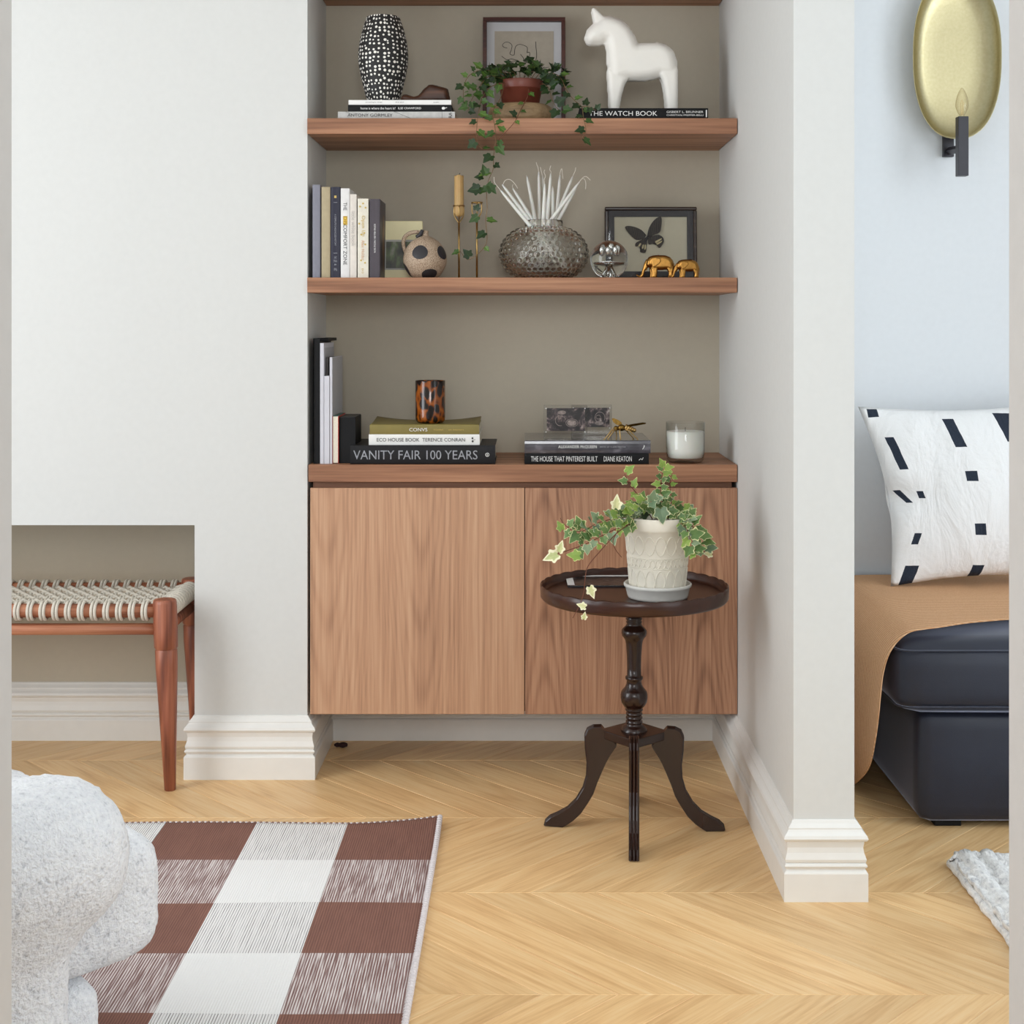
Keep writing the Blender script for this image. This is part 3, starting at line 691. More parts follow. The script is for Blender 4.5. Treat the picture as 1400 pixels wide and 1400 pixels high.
# cream photo book propped facing out
cb = thing('photo_book', 'cream book propped cover-out with a small garden photo, behind the jug', 'book', (*P(549, 0, 3.56).to_2d(), Z2+0.0005), (math.radians(-7), 0, 0))
hw = 28*3.56/F; hh = 0.152
o = obj('cover', bx(-hw, hw, 0, 0.012, 0, hh), plain('cream_cover', srgb(240,230,184), 0.5, 0.03), cb); bevel(o, 0.003, 3)
pm = NT('garden_photo'); g1 = pm.noise(pm.co((1,1,0.5)), 38, 4)
pm.base(pm.ramp(g1, [(0.36, srgb(46,46,42)), (0.47, srgb(70,72,56)), (0.56, srgb(96,112,70)), (0.66, srgb(150,146,140))])); pm.set(Roughness=0.4)
obj('photo_border', bx(-hw+0.008, hw-0.012, -0.0010, 0.0002, 0.024, 0.102), plain('photo_border_grey', srgb(176,174,168), 0.5), cb)
obj('photo', bx(-hw+0.012, hw-0.016, -0.0016, -0.0008, 0.028, 0.097), pm.m, cb)

# ------------------------------------------------------------------ speckled jug
jm = NT('speckled_stoneware'); nz = jm.noise(jm.co(), 520, 2, 0.6)
jm.base(jm.ramp(nz, [(0.35, srgb(112, 88, 68)), (0.47, srgb(168, 144, 120)), (0.62, srgb(194, 174, 152))])); jm.set(Roughness=0.6); jm.bump(nz, 0.15, 0.0008)
YJ = 3.50; jg = thing('jug', 'speckled stoneware jug with big black spots and looped handle', 'jug', (*P(581, 0, YJ).to_2d(), Z2))
kj = YJ/F
JP = [(0.020,0),(0.028,0.0005),(0.040,0.010),(0.051,0.028),(0.0552,0.045),(0.053,0.062),(0.045,0.080),(0.033,0.094),(0.019,0.103),(0.0105,0.107),(0.0085,0.110),(0.0085,0.116),(0.0098,0.119),(0.0085,0.120),(0.006,0.116)]
JPs = [(p.x, p.z) for p in smoothline([(r, 0, z) for r, z in JP], 4)]
obj('body', lathe(B(), JPs, 40, capt=False), jm.m, jg, True)
def jr(z):
    for (r0, z0), (r1, z1) in zip(JPs, JPs[1:]):
        if z0 <= z <= z1 and z1 > z0: return r0+(r1-r0)*(z-z0)/(z1-z0)
    return 0.02
JBLACK = plain('jug_black_glaze', srgb(38, 36, 40), 0.5)
for (ang, z, ra) in ((-100, 0.064, 0.0205), (-28, 0.064, 0.020), (-68, 0.006, 0.019), (-172, 0.020, 0.022), (130, 0.06, 0.02), (60, 0.03, 0.02)):
    bm = B(); rows = []
    a0 = math.radians(ang); R0 = jr(z)
    ctr = None
    for i in range(0, 5):
        rr = ra*i/4; ring = []
        for k in range(20):
            ph = 2*PI*k/20
            # walk on the surface: move in angle and along the profile
            zz = min(max(z+rr*math.sin(ph)*0.86, 0.0016), 0.1); r2 = jr(zz); aa = a0+rr*math.cos(ph)/max(R0, 0.03)
            ring.append(bm.verts.new(((r2+0.0006)*math.cos(aa), (r2+0.0006)*math.sin(aa), zz)))
        rows.append(ring)
    for a, b in zip(rows, rows[1:]):
        for k in range(20):
            try: bm.faces.new((a[k], a[(k+1)%20], b[(k+1)%20], b[k]))
            except ValueError: pass
    bmesh.ops.remove_doubles(bm, verts=bm.verts, dist=1e-5); bmesh.ops.recalc_face_normals(bm, faces=bm.faces)
    obj('spot', bm, JBLACK, jg, True)
hd = smoothline([(-0.006,0,0.114),(-0.018,0,0.117),(-0.036,-0.002,0.1145),(-0.049,-0.003,0.106),(-0.0545,-0.002,0.092),(-0.052,0,0.074),(-0.047,0,0.062)], 5)
obj('handle', tube(B(), hd, [0.0045,0.0055,0.005,0.0045], 10), jm.m, jg, True)
obj('spout', tube(B(), smoothline([(-0.020,-0.006,0.104),(-0.012,-0.009,0.109),(-0.008,-0.010,0.116),(-0.006,-0.010,0.122)], 3), [0.006,0.0055,0.004], 8), JBLACK, jg, True)

# ------------------------------------------------------------------ brass candle holders
def holder(px, ytop, Y, label, rx=7.5):
    c = P(px, 0, Y); t = thing('candle_holder', label, 'candle holder', (c.x, Y, Z2), group='brass rod candle holders on the middle shelf')
    ztop = P(px, ytop, Y).z-Z2; R = rx*Y/F
    obj('base', lathe(B(), [(0.020,0),(0.021,0.001),(0.021,0.0025),(0.020,0.003)], 32), BRASS, t, True)
    obj('rod', tube(B(), [(0,0,0.003),(0,0,ztop-0.043)], 0.0026, 10), BRASS, t, True)
    obj('ring', tube(B(), [(R*math.cos(2*PI*k/28), R*math.sin(2*PI*k/28), ztop) for k in range(28)], 0.0016, 8, True), BRASS, t, True)
    for k in range(3):
        a = 2*PI*k/3+0.6; u, v = math.cos(a), math.sin(a)
        obj('prong', tube(B(), smoothline([(0,0,ztop-0.0445),(R*0.55*u,R*0.55*v,ztop-0.034),(R*u,R*v,ztop-0.022),(R*u,R*v,ztop)], 3), 0.0015, 6), BRASS, t, True)
    return t, ztop, R
h1, zt1, R1 = holder(627.5, 281.5, 3.56, 'slim brass candle holder carrying a tan candle stub')
cd = thing('dinner_candle', 'tan ribbed dinner candle standing in the brass holder', 'candle', (h1.location.x, 3.56, Z2+zt1-0.028))
prof = [(0.004,0),(0.0095,0.003),(0.0115,0.012),(0.0118,0.03),(0.0118,0.104),(0.0112,0.1055),(0.008,0.1045),(0.003,0.103)]
obj('wax', lathe(B(), prof, 40, mod=lambda i, r, z, a: (r*(1+0.03*math.cos(10*a)), z+(0.0015*math.sin(3*a) if i in (4,5) else 0))), plain('tan_wax', srgb(196,160,104), 0.5, 0.04, 60, **{'Subsurface Weight':0.1}), cd, True)
obj('wick', tube(B(), [(0,0,0.102),(0.001,0,0.110),(0.003,0,0.112)], 0.0008, 5), BLACK, cd)
h2, zt2, R2 = holder(652, 277, 3.56, 'slim brass candle holder standing empty behind the ivy tip')

# ------------------------------------------------------------------ bobbled glass vase with taper candles
YV = 3.57; vc = P(743.5, 0, YV)
vs = thing('glass_vase', 'squat smoky glass vase with raised bobbles, holding white taper candles', 'vase', (vc.x, YV, Z2))
SMOKE = glass('smoky_glass', (0.965, 0.955, 0.925, 1), 0.01, 1.38)
VP = [(0.050,0.0),(0.066,0.003),(0.088,0.016),(0.104,0.034),(0.1125,0.055),(0.1125,0.075),(0.105,0.096),(0.091,0.113),(0.072,0.126),(0.055,0.1325),(0.0495,0.134)]
VPs = [(p.x, p.z) for p in smoothline([(r, 0, z) for r, z in VP], 6)]
def inset(prof, d): return [(max(r-d, 0.002), z+(d if i == 0 else 0)) for i, (r, z) in enumerate(prof)]
inner = inset(VPs, 0.004)
shell = [(0.003, 0)]+VPs+[(0.0492,0.139),(0.0492,0.150),(0.0480,0.1512),(0.0462,0.150),(0.0462,0.139)]+[(r, z+0.0015) for r, z in inner[::-1]]+[(0.003, 0.0055)]
def prof_at(t):
    s_ = t*DS[-1]
    for i in range(len(VPs)-1):
        if DS[i] <= s_ <= DS[i+1]:
            u = (s_-DS[i])/(DS[i+1]-DS[i]); a, b = VPs[i], VPs[i+1]
            return a[0]+(b[0]-a[0])*u, a[1]+(b[1]-a[1])*u, Vector((b[1]-a[1], -(b[0]-a[0]))).normalized()
    return VPs[-1][0], VPs[-1][1], Vector((0, 1))
DS = [0]
for a, b in zip(VPs, VPs[1:]): DS.append(DS[-1]+math.hypot(b[0]-a[0], b[1]-a[1]))
NR, NC = 14, 38                                    # rows and columns of bobbles
bm = B(); rings = []; SV, SU = NR*7, NC*8
for i in range(SV+1):
    t_ = i/SV; r, z, nv = prof_at(min(t_, 0.9999)); ring = []
    row = t_*NR; ri = min(int(row), NR-1); fv = (row-ri-0.5)*DS[-1]/NR
    for k in range(SU):
        a = 2*PI*k/SU; cu_ = (k/SU*NC+(ri % 2)*0.5) % 1-0.5; fu = cu_*2*PI*r/NC
        rad = min(0.0058, 2*PI*r/NC*0.44); q_ = 1-(fu*fu+fv*fv)/(rad*rad)
        h_ = 0.62*rad*math.sqrt(q_) if q_ > 0 else 0
        if ri == 0 or t_ > 0.985: h_ = 0
        ring.append(bm.verts.new(((r+nv.x*h_)*math.cos(a), (r+nv.x*h_)*math.sin(a), z+nv.y*h_)))
    rings.append(ring)
for a, b in zip(rings, rings[1:]):
    for k in range(SU): bm.faces.new((a[k], a[(k+1)%SU], b[(k+1)%SU], b[k]))
inn = [(0.0465,0.150),(0.0465,0.1375)]+[(max(r-0.0035, 0.004), z+0.001) for r, z in VPs[::-1] if r-0.0035 > 0.0465 or z < 0.1][2:]+[(0.03, 0.0045)]
top = [(0.0492,0.139),(0.0492,0.150),(0.0480,0.1512)]
for (r, z) in top+inn: rings.append([bm.verts.new((r*math.cos(2*PI*k/SU), r*math.sin(2*PI*k/SU), z)) for k in range(SU)])
for a, b in zip(rings[SV:], rings[SV+1:]):
    for k in range(SU): bm.faces.new((a[k], a[(k+1)%SU], b[(k+1)%SU], b[k]))
bm.faces.new(rings[0][::-1]); bm.faces.new(rings[-1])
obj('bobbled_body', bm, SMOKE, vs, True)
WAX = plain('white_wax', srgb(238, 235, 228), 0.4, 0.02, 40, **{'Subsurface Weight': 0.12}); WICK = plain('wick_cotton', srgb(232, 226, 214), 0.8)
def Q(zx, zy, Y): return P(660+zx/3.889, 210+zy/3.889, Y)
tapers = [  # tip, neck crossing, wick points (all in picture coordinates of the candle bunch), depth at tip, depth at neck
 ((95,195),(232,360),[(75,170),(62,150),(60,125)],3.532,3.532), ((104,165),(252,358),[(120,142),(145,138),(170,160),(186,185)],3.556,3.556),
 ((160,185),(266,352),[(158,172),(162,164)],3.606,3.600), ((235,122),(280,358),[(232,116)],3.580,3.580), ((298,97),(301,358),[(294,75),(288,60),(284,46)],3.594,3.592),
 ((330,162),(322,358),[(326,140),(334,120),(326,100),(330,86)],3.536,3.544), ((362,106),(343,358),[(364,98),(356,85),(362,64)],3.568,3.570), ((318,120),(345,350),[(312,95),(306,72)],3.61,3.60),
 ((372,180),(374,352),[(372,172)],3.60,3.595), ((411,115),(392,352),[(412,98),(420,80),(424,110),(427,135)],3.60,3.595), ((478,122),(384,352),[(484,108),(492,90),(494,74)],3.582,3.580), ((515,150),(360,358),[(530,130),(550,122),(572,142)],3.545,3.544), ((498,180),(402,352),[(520,140),(540,135),(548,160),(546,190)],3.568,3.568)]
TL_ = ['white taper candle leaning furthest towards the ivy vine, wick curling upward', 'white taper candle leaning towards the ivy with wick looped over in an arch', 'short-wicked white taper leaning towards the ivy behind two others',
  'white taper candle with barely any wick, leaning slightly towards the ivy', 'upright white taper candle with the highest wick in the vase', 'short upright white taper with a zigzag wick', 'white taper candle with a wavy wick standing just beside the short zigzag one', 'white taper at the back of the bunch with a thin straight wick',
  'short white taper hidden at the back of the bunch, without visible wick', 'white taper at the back with wick folded down on itself', 'white taper leaning towards the butterfly case with straight wick', 'white taper leaning furthest towards the butterfly case, wick arching sideways', 'white taper leaning towards the butterfly case with wick hooked downward']
for i, (tip, nk, wk, Yt, Yn) in enumerate(tapers):
    a = Q(*tip, Yt); b = Q(*nk, Yn); d = (b-a).normalized()
    Lc = (a.z-(Z2+0.016))/(-d.z) if -d.z > 0.3 else 0.2
    end = a+d*Lc
    # keep the butt inside the vase
    v = Vector((end.x-vc.x, end.y-YV))
    while v.length > 0.072 and Lc > 0.06: Lc -= 0.004; end = a+d*Lc; v = Vector((end.x-vc.x, end.y-YV))
    t = thing('taper_candle', TL_[i], 'candle', end, group='white taper candles in the glass vase')
    obj('wax', tube(B(), [Vector((0,0,0)), (a-end)*0.3, (a-end)*0.75, (a-end)*0.94, a-end], [0.0056,0.0054,0.0046,0.0036,0.0016], 12), WAX, t, True)
    w = smoothline([a-end+d*0.002]+[Q(*p, Yt)-end for p in wk], 4)
    obj('wick', tube(B(), w, 0.0009, 6), WICK, t, True)

# ------------------------------------------------------------------ glass ball, butterfly case, elephants
CLEAR = glass('clear_glass', (0.95, 0.98, 0.96, 1), 0.0, 1.45)
YG = 3.50; RG = 0.0482; gc = P(833, 0, YG)
gb = thing('paperweight', 'clear glass ball paperweight with silvery bubble flower inside', 'paperweight', (gc.x, YG, Z2))
bm = B(); bmesh.ops.create_icosphere(bm, subdivisions=5, radius=RG); 
for v in bm.verts: v.co.z = max(v.co.z+RG, 0.0006)-0.0004
obj('glass_ball', bm, CLEAR, gb, True)
SILV = plain('silver_bubble', srgb(206, 206, 204), 0.12, 0.1, 80, 0.0, 1.0)
for k in range(6):
    a = 2*PI*k/6+0.3
    bm = B(); ellipsoid(bm, (0.015*math.cos(a), 0.012*math.sin(a), 0.064), (0.0058, 0.0058, 0.0105), 14, 9); obj('petal_bubble', bm, SILV, gb, True)
    bm = B(); tube(bm, smoothline([(0.004*math.cos(a), 0.004*math.sin(a), 0.036), (0.009*math.cos(a), 0.009*math.sin(a), 0.024), (0.017*math.cos(a), 0.014*math.sin(a), 0.010)], 3), [0.0015, 0.0028, 0.0035], 8); obj('stem_bubble', bm, SILV, gb, True)
obj('bubble_disc', lathe(B(), [(0.002,0.0375),(0.020,0.0385),(0.0275,0.0405),(0.0285,0.0425),(0.024,0.0425),(0.012,0.0415),(0.002,0.041)], 28), SILV, gb, True)
YC = 3.69
bf = thing('butterfly_case', 'dark framed case with black mount holding a dark butterfly', 'picture', (*P(890, 0, YC).to_2d(), Z2), (math.radians(-3), 0, 0))
w2 = 63*YC/F; h2_ = 0.197; q = 0.0095
FRD = wood('dark_case_wood', srgb(26,18,14), srgb(52,38,30), srgb(84,66,52), 'X', 0.3, 4, 8, 0.1)
for (a, b, c, d) in ((-w2, w2, 0, q), (-w2, w2, h2_-q, h2_), (-w2, -w2+q, q, h2_-q), (w2-q, w2, q, h2_-q)):
    o = obj('frame_bar', bx(a, b, -0.008, 0.014, c, d), FRD, bf); bevel(o, 0.003, 3)
obj('backing', bx(-w2+q, w2-q, 0.006, 0.012, q, h2_-q), plain('case_backing_cream', srgb(206, 200, 176), 0.8, 0.02), bf)
BM = plain('mount_black', srgb(40, 38, 42), 0.6); mi = 0.016
for (a, b, c, d) in ((-w2+q, w2-q, q, q+mi), (-w2+q, w2-q, h2_-q-mi, h2_-q), (-w2+q, -w2+q+mi, q+mi, h2_-q-mi), (w2-q-mi, w2-q, q+mi, h2_-q-mi)):
    obj('mount_strip', bx(a, b, 0.000, 0.006, c, d), BM, bf)
kb = 8.235*F/YC; bfp = lambda a, b: ((a-740)/kb, h2_-(b-93)/kb)
wm = NT('butterfly_wing'); wv = wm.n('ShaderNodeTexWave'); wv.inputs['Scale'].default_value = 60; wv.inputs['Distortion'].default_value = 5; wm.l(wm.co(), wv.inputs['Vector'])
wm.base(wm.mix(wv.outputs['Fac'], srgb(30, 26, 26), srgb(66, 56, 48))); wm.set(Roughness=0.8)
def wing(pts, y, mat, nm='wing'):
    sp = smoothline([(a, 0, b) for a, b in [bfp(*p) for p in pts]]+[(bfp(*pts[0])[0], 0, bfp(*pts[0])[1])], 3)[:-1]
    return obj(nm, prism(B(), [(p.x, p.z) for p in sp], y-0.0003, y+0.0003), mat, bf)
wing([(690,410),(640,355),(570,320),(490,305),(450,318),(470,360),(520,420),(580,465),(660,450)], 0.0020, wm.m)
wing([(700,410),(720,330),(770,250),(830,205),(862,215),(860,300),(840,380),(770,410),(720,440)], -0.0012, wm.m)
wing([(690,430),(620,470),(570,500),(570,540),(610,530),(640,570),(620,600),(680,608),(695,540),(700,480)], 0.0028, wm.m)
wing([(710,440),(760,420),(830,405),(880,440),(885,490),(840,555),(805,525),(760,510),(715,515)], 0.0012, wm.m)
PALE = plain('wing_pale_spots', srgb(206, 194, 150), 0.8)
for pts in ([(650,520),(640,560),(655,560),(662,520)], [(672,520),(668,575),(685,560),(685,520)], [(790,480),(855,448),(860,460),(800,500)], [(800,505),(865,475),(860,490),(815,520)], [(620,500),(600,530),(612,540),(632,510)]):
    wing(pts, 0.0004 if pts[0][0] > 700 else 0.0018, PALE, 'wing_spot')
bm = B(); ellipsoid(bm, (bfp(698,450)[0], 0.0005, bfp(698,450)[1]), (0.0028, 0.0022, 0.011), 10, 8, Matrix.Rotation(0.25, 3, 'Y')); obj('butterfly_body', bm, BM, bf, True)
obj('case_label', bx(bfp(655,0)[0], bfp(690,0)[0], 0.0052, 0.0058, bfp(0,722)[1], bfp(0,680)[1]), plain('tiny_label', srgb(198,196,184), 0.8), bf)
obj('pane', bx(-w2+q-0.001, w2-q+0.001, -0.0046, -0.0036, q-0.001, h2_-q+0.001), thin_glass('case_glass', (0.97,0.97,0.97,1), (0.9,0.9,0.9,1)), bf)
ke = 8.235*F/3.47
def elephant(label, loc, s):
    t = thing('elephant_figurine', label, 'figurine', loc); t.scale = (s, s, s)
    c = lambda pts: [((a-800)/ke, (890-b)/ke) for a, b in pts]
    bm = B()
    inflate(bm, c([(690,690),(715,652),(760,636),(820,630),(900,634),(955,655),(988,695),(1000,750),(990,800),(960,815),(915,795),(850,800),(805,800),(745,800),(735,770),(700,770),(680,740)]), 0.0007, 0.0118, 0.0095)
    inflate(bm, c([(685,680),(720,690),(735,770),(700,772),(670,812),(657,870),(628,892),(592,878),(572,858),(582,848),(612,862),(630,838),(642,790),(660,730)]), 0.0005, 0.0046, 0.003, 0.0, 0.5)
    for yq in (-0.0064, 0.0064):
        dx = 0 if yq < 0 else -14
        inflate(bm, c([(735+dx,770),(815+dx,770),(806+dx,840),(800+dx,890),(738+dx,890),(745+dx,840)]), 0.0006, 0.0046, 0.0030, yq, 0.55)
        inflate(bm, c([(905-dx,770),(995-dx,750),(985-dx,830),(988-dx,890),(928-dx,890),(935-dx,830)]), 0.0006, 0.0046, 0.0030, yq, 0.55)
    o = obj('body', bm, GOLD, t); remesh(o, 0.0008, 4, 0.5)
    for sy in (-1, 1):
        bm = B(); prism(bm, c([(745,668),(790,660),(840,672),(852,700),(825,735),(780,765),(755,770),(742,720)]), sy*0.0116-0.0011, sy*0.0116+0.0011)
        e = obj('ear', bm, GOLD, t); remesh(e, 0.0008, 3)
        obj('tusk', tube(B(), [((705-800)/ke, sy*0.004, (890-765)/ke), ((685-800)/ke, sy*0.005, (890-800)/ke), ((668-800)/ke, sy*0.005, (890-808)/ke)], [0.0011, 0.0009, 0.0004], 6), GOLD, t, True)
    obj('tail', tube(B(), smoothline([((995-800)/ke, 0, (890-720)/ke), ((1008-800)/ke, 0, (890-780)/ke), ((1004-800)/ke, 0, (890-840)/ke)], 3), [0.001, 0.0006], 6), GOLD, t, True)
    return t
elephant('larger gold elephant figurine in front of the butterfly case', (*P(897.3, 0, 3.47).to_2d(), Z2), 1.0)
elephant('smaller gold elephant figurine following the larger one', (*P(936, 0, 3.455).to_2d(), Z2), 0.80)

# ------------------------------------------------------------------ worktop, left: folders, box, stack
def upright_box(name, label, cat, x0, x1, y_top, Yf, D, mat, group=None, tilt=0.0):
    xa = (x0-CX)*Yf/F; xb = (x1-CX)*Yf/F; h = P(0, y_top, Yf).z-ZT
    return thing(name, label, cat, ((xa+xb)/2, Yf, ZT), (0, tilt, 0), group), (xb-xa)/2, h, D
t, w, h, D = upright_box('box_file', 'tall black box file standing against the alcove side', 'folder', 428.2, 437.4, 462.5, 3.45, 0.20, BLACK)
bm = B(); box(bm, -w, -w+0.003, 0, D, 0, h); box(bm, -w, w, 0, 0.003, 0, h); o = obj('cover', bm, BLACK, t); bevel(o, 0.0008)
obj('pages', bx(-w+0.003, w, 0.004, D-0.004, 0.004, h-0.008), plain('dark_board', srgb(40, 32, 28), 0.7), t); obj('top_flap', bx(-w+0.003, w+0.014, 0.05, D, h-0.0075, h), BLACK, t)
t, w, h, D = upright_box('paper_folder', 'tall white paper folder beside the black box file', 'folder', 437.6, 442.6, 469, 3.45, 0.18, WHITE)
GREYP = plain('folder_grey', srgb(178, 178, 182), 0.6, 0.03); LILAC = plain('folder_white_lilac', srgb(206, 205, 212), 0.6, 0.03)
obj('cover', bx(-w, w, 0, D, 0, h), LILAC, t); obj('inner_sheet', bx(w, w+0.0006, 0.01, D, 0.004, h-0.012), GREYP, t)
t, w, h, D = upright_box('paper_folder', 'short white paper folder between the two taller white folders', 'folder', 443.2, 450.2, 514, 3.45, 0.17, WHITE)
obj('cover', bx(-w, w, 0, D, 0, h), LILAC, t); obj('divider', bx(-w, -w+0.006, 0.03, D, 0.0, h+0.045), plain('divider_dark', srgb(90, 86, 84), 0.6), t)
t, w, h, D = upright_box('paper_folder', 'white paper folder standing behind the small red-edged book', 'folder', 450.8, 454.0, 488.5, 3.452, 0.19, WHITE)
obj('cover', bx(-w, w, 0, D, 0, h), LILAC, t); obj('inner_sheet', bx(w, w+0.0008, 0.004, D, 0.002, h-0.002), GREYP, t)
t, w, h, D = upright_box('notebook', 'small upright notebook with red edge and teal cover beside black box', 'book', 455.2, 462.2, 569.5, 3.455, 0.13, WHITE)
RED = plain('red_cover', srgb(176, 56, 46), 0.5); TEAL = plain('teal_cover', srgb(70, 112, 104), 0.5)
bm = B(); box(bm, -w-0.0012, -w, -0.001, D, 0, h+0.001); box(bm, w, w+0.0012, -0.001, D, 0, h+0.001); obj('cover', bm, RED, t)
obj('pages', bx(-w, w, 0, D-0.002, 0.002, h), CREAMP, t); obj('top_edge', bx(-w, w, 0.004, D, h, h+0.0012), TEAL, t)
t, w, h, D = upright_box('black_box', 'small plain black box standing upright beside the large black book', 'box', 464.0, 486.0, 570, 3.46, 0.12, BLACK)
o = obj('body', bx(-w, w, 0, D, 0, h-0.001), BLACK, t); bevel(o, 0.0012); obj('lid_line', bx(-w+0.0015, w-0.0015, 0.0015, D-0.0015, h-0.001, h), plain('charcoal', srgb(48,46,46), 0.5), t)
x, L = px2(478.8, 677.2, 3.44)
vf = book('large black book with silver serif capitals, lowest of stack', L, 0.0465, 0.20, plain('cover_black_satin', srgb(20,19,22), 0.5, **{'Specular IOR Level': 0.3}), (x, 3.44, ZT), texts=[('VANITY FAIR 100 YEARS', -L*0.05, L*0.855, 0.0225, LGREY)], group='books stacked under the tortoiseshell glass')
bm = B(); tube(bm, [(L*0.445+0.0042*math.cos(2*PI*k/20), -0.0026, 0.0235+0.0042*math.sin(2*PI*k/20)) for k in range(20)], 0.0008, 5, True); tube(bm, [(L*0.445, -0.0026, 0.0215), (L*0.445, -0.0026, 0.0255)], 0.001, 5); obj('emblem', bm, LWHITE, vf)
z = ZT+0.0466; x, L = px2(504.2, 655.8, 3.45)
eh = book('white book with black capitals, middle of stack under tortoiseshell glass', L, 0.0265, 0.19, WHITE, (x, 3.45, z), texts=[('ECO HOUSE BOOK', -L*0.235, L*0.385, 0.0088, LBLACK), ('TERENCE CONRAN', L*0.175, L*0.385, 0.0088, LBLACK)], group='books stacked under the tortoiseshell glass', hard=False)
bm = B(); ellipsoid(bm, (L*0.435, -0.0024, 0.0170), (0.0022, 0.0004, 0.0026), 8, 6); ellipsoid(bm, (L*0.437, -0.0024, 0.0095), (0.0024, 0.0004, 0.0028), 8, 6); tube(bm, [(L*0.443, -0.0024, 0.0135), (L*0.462, -0.0024, 0.0135)], 0.0004, 4); obj('emblem', bm, LBLACK, eh)
z += 0.0266
OLV = plain('cover_olive', srgb(128, 114, 56), 0.5, 0.05, 30)
x, L = px2(505.5, 655.0, 3.45)
ol = book('olive green book with curling cover, topmost of stack under tortoiseshell glass', L, 0.0235, 0.17, OLV, (x, 3.45, z), texts=[('CONVS', -L*0.055, L*0.165, 0.0085, LWHITE), ('A Cookbook', L*0.13, L*0.09, 0.0035, LGOLD), ('on interiors', L*0.29, L*0.14, 0.0038, LGOLD)], group='books stacked under the tortoiseshell glass', hard=False)
# curled top cover
bm = B(); rows = []
for j in range(9):
    v = j/8; row = []
    for i in range(17):
        u = i/16*2-1; row.append(bm.verts.new((u*L/2, 0.001+v*0.172, 0.0238+0.010*v*v*abs(u)**2.5)))
    rows.append(row)
for a, b in zip(rows, rows[1:]):
    for i in range(16): bm.faces.new((a[i], a[i+1], b[i+1], b[i]))
o = obj('curled_cover', bm, OLV, ol, True); sm = o.modifiers.new('s', 'SOLIDIFY'); sm.thickness = 0.0006
z += 0.0240
# tortoiseshell glass
tt = NT('tortoiseshell'); v = tt.n('ShaderNodeTexVoronoi'); v.inputs['Scale'].default_value = 62; v.inputs['Randomness'].default_value = 0.9
wn = tt.n('ShaderNodeVectorMath', operation='ADD'); c0 = tt.co((1,1,0.62)); nzv = tt.n('ShaderNodeTexNoise'); nzv.inputs['Scale'].default_value = 30; tt.l(c0, nzv.inputs['Vector'])
scl = tt.n('ShaderNodeVectorMath', operation='SCALE'); scl.inputs['Scale'].default_value = 0.022; tt.l(nzv.outputs['Color'], scl.inputs[0]); tt.l(c0, wn.inputs[0]); tt.l(scl.outputs[0], wn.inputs[1]); tt.l(wn.outputs[0], v.inputs['Vector'])
tt.base(tt.ramp(v.outputs['Distance'], [(0.42, srgb(24, 13, 9)), (0.54, srgb(56, 27, 12)), (0.64, srgb(140, 70, 18)), (0.85, srgb(176, 96, 28))])); tt.set(Roughness=0.12); tt.p.inputs['Transmission Weight'].default_value = 0.25
YT = 3.51; gl = thing('glass_tumbler', 'amber and brown tortoiseshell glass tumbler standing on the olive book', 'glass', (*P(588.3, 0, YT).to_2d(), z))
obj('body', lathe(B(), [(0.024,0),(0.032,0.0012),(0.0365,0.007),(0.0378,0.016),(0.0380,0.106),(0.0372,0.1075),(0.0355,0.106),(0.0350,0.012),(0.004,0.010)], 40), tt.m, gl, True)

# ------------------------------------------------------------------ worktop, right: stack, scan blocks, wasp, candle
x, L = px2(717.0, 887.0, 3.44)
hp = book('black book with bold white condensed capitals, lower of two', L, 0.0268, 0.23, BLACK, (x, 3.44, ZT), texts=[('THE HOUSE THAT PINTEREST BUILT', -L*0.18, L*0.535, 0.0128, LWHITE), ('DIANE KEATON', L*0.25, L*0.225, 0.0128, LWHITE)], group='books stacked under the scan photos')
bm = B(); tube(bm, smoothline([(L*0.42, -0.0026, 0.010), (L*0.435, -0.0026, 0.014), (L*0.445, -0.0026, 0.011), (L*0.455, -0.0026, 0.017)], 3), 0.0007, 5); obj('emblem', bm, LWHITE, hp)
z = ZT+0.0270; x, L = px2(717.2, 889.4, 3.44)
MCQ = NT('shrink_wrapped_cover'); nq = MCQ.noise(MCQ.co((1,1,2)), 22, 4); MCQ.base(MCQ.ramp(nq, [(0.35, srgb(58,56,64)), (0.6, srgb(82,80,88)), (0.74, srgb(116,114,122))])); MCQ.set(Roughness=0.22); MCQ.p.inputs['Coat Weight'].default_value = 0.6
mq = book('dark grey shrink-wrapped book carrying the scan photos and wasp', L, 0.0318, 0.24, MCQ.m, (x, 3.44, z), texts=[('ALEXANDER McQUEEN', -L*0.08, L*0.305, 0.0088, LWHITE), ('EDITED BY CLAIRE WILCOX', L*0.20, L*0.205, 0.0036, LGREY)], group='books stacked under the scan photos')
bm = B(); tube(bm, smoothline([(L*0.435, -0.0026, 0.010), (L*0.447, -0.0026, 0.015), (L*0.45, -0.0026, 0.020)], 3), [0.0006, 0.0016], 5); obj('emblem', bm, LWHITE, mq)
z += 0.0320; zq = z
ACR = thin_glass('acrylic', (0.96,0.96,0.96,1), (0.72,0.72,0.74,1))
def scan_mat(name, seed):
    t = NT(name); c = t.co(); a = t.n('ShaderNodeVectorMath', operation='ADD'); t.l(c, a.inputs[0]); a.inputs[1].default_value = (seed, seed*0.7, seed*1.3)
    n1 = t.noise(a.outputs[0], 26, 3, 0.55, dist=1.2); n2 = t.noise(a.outputs[0], 240, 2, 0.6)
    f = t.math('MULTIPLY', n1, t.math('MULTIPLY_ADD', n2, 0.5, 0.75))
    t.base(t.ramp(f, [(0.42, srgb(24,20,26)), (0.52, srgb(64,54,58)), (0.60, srgb(140,122,118)), (0.70, srgb(212,198,190))])); t.set(Roughness=0.3); return t.m
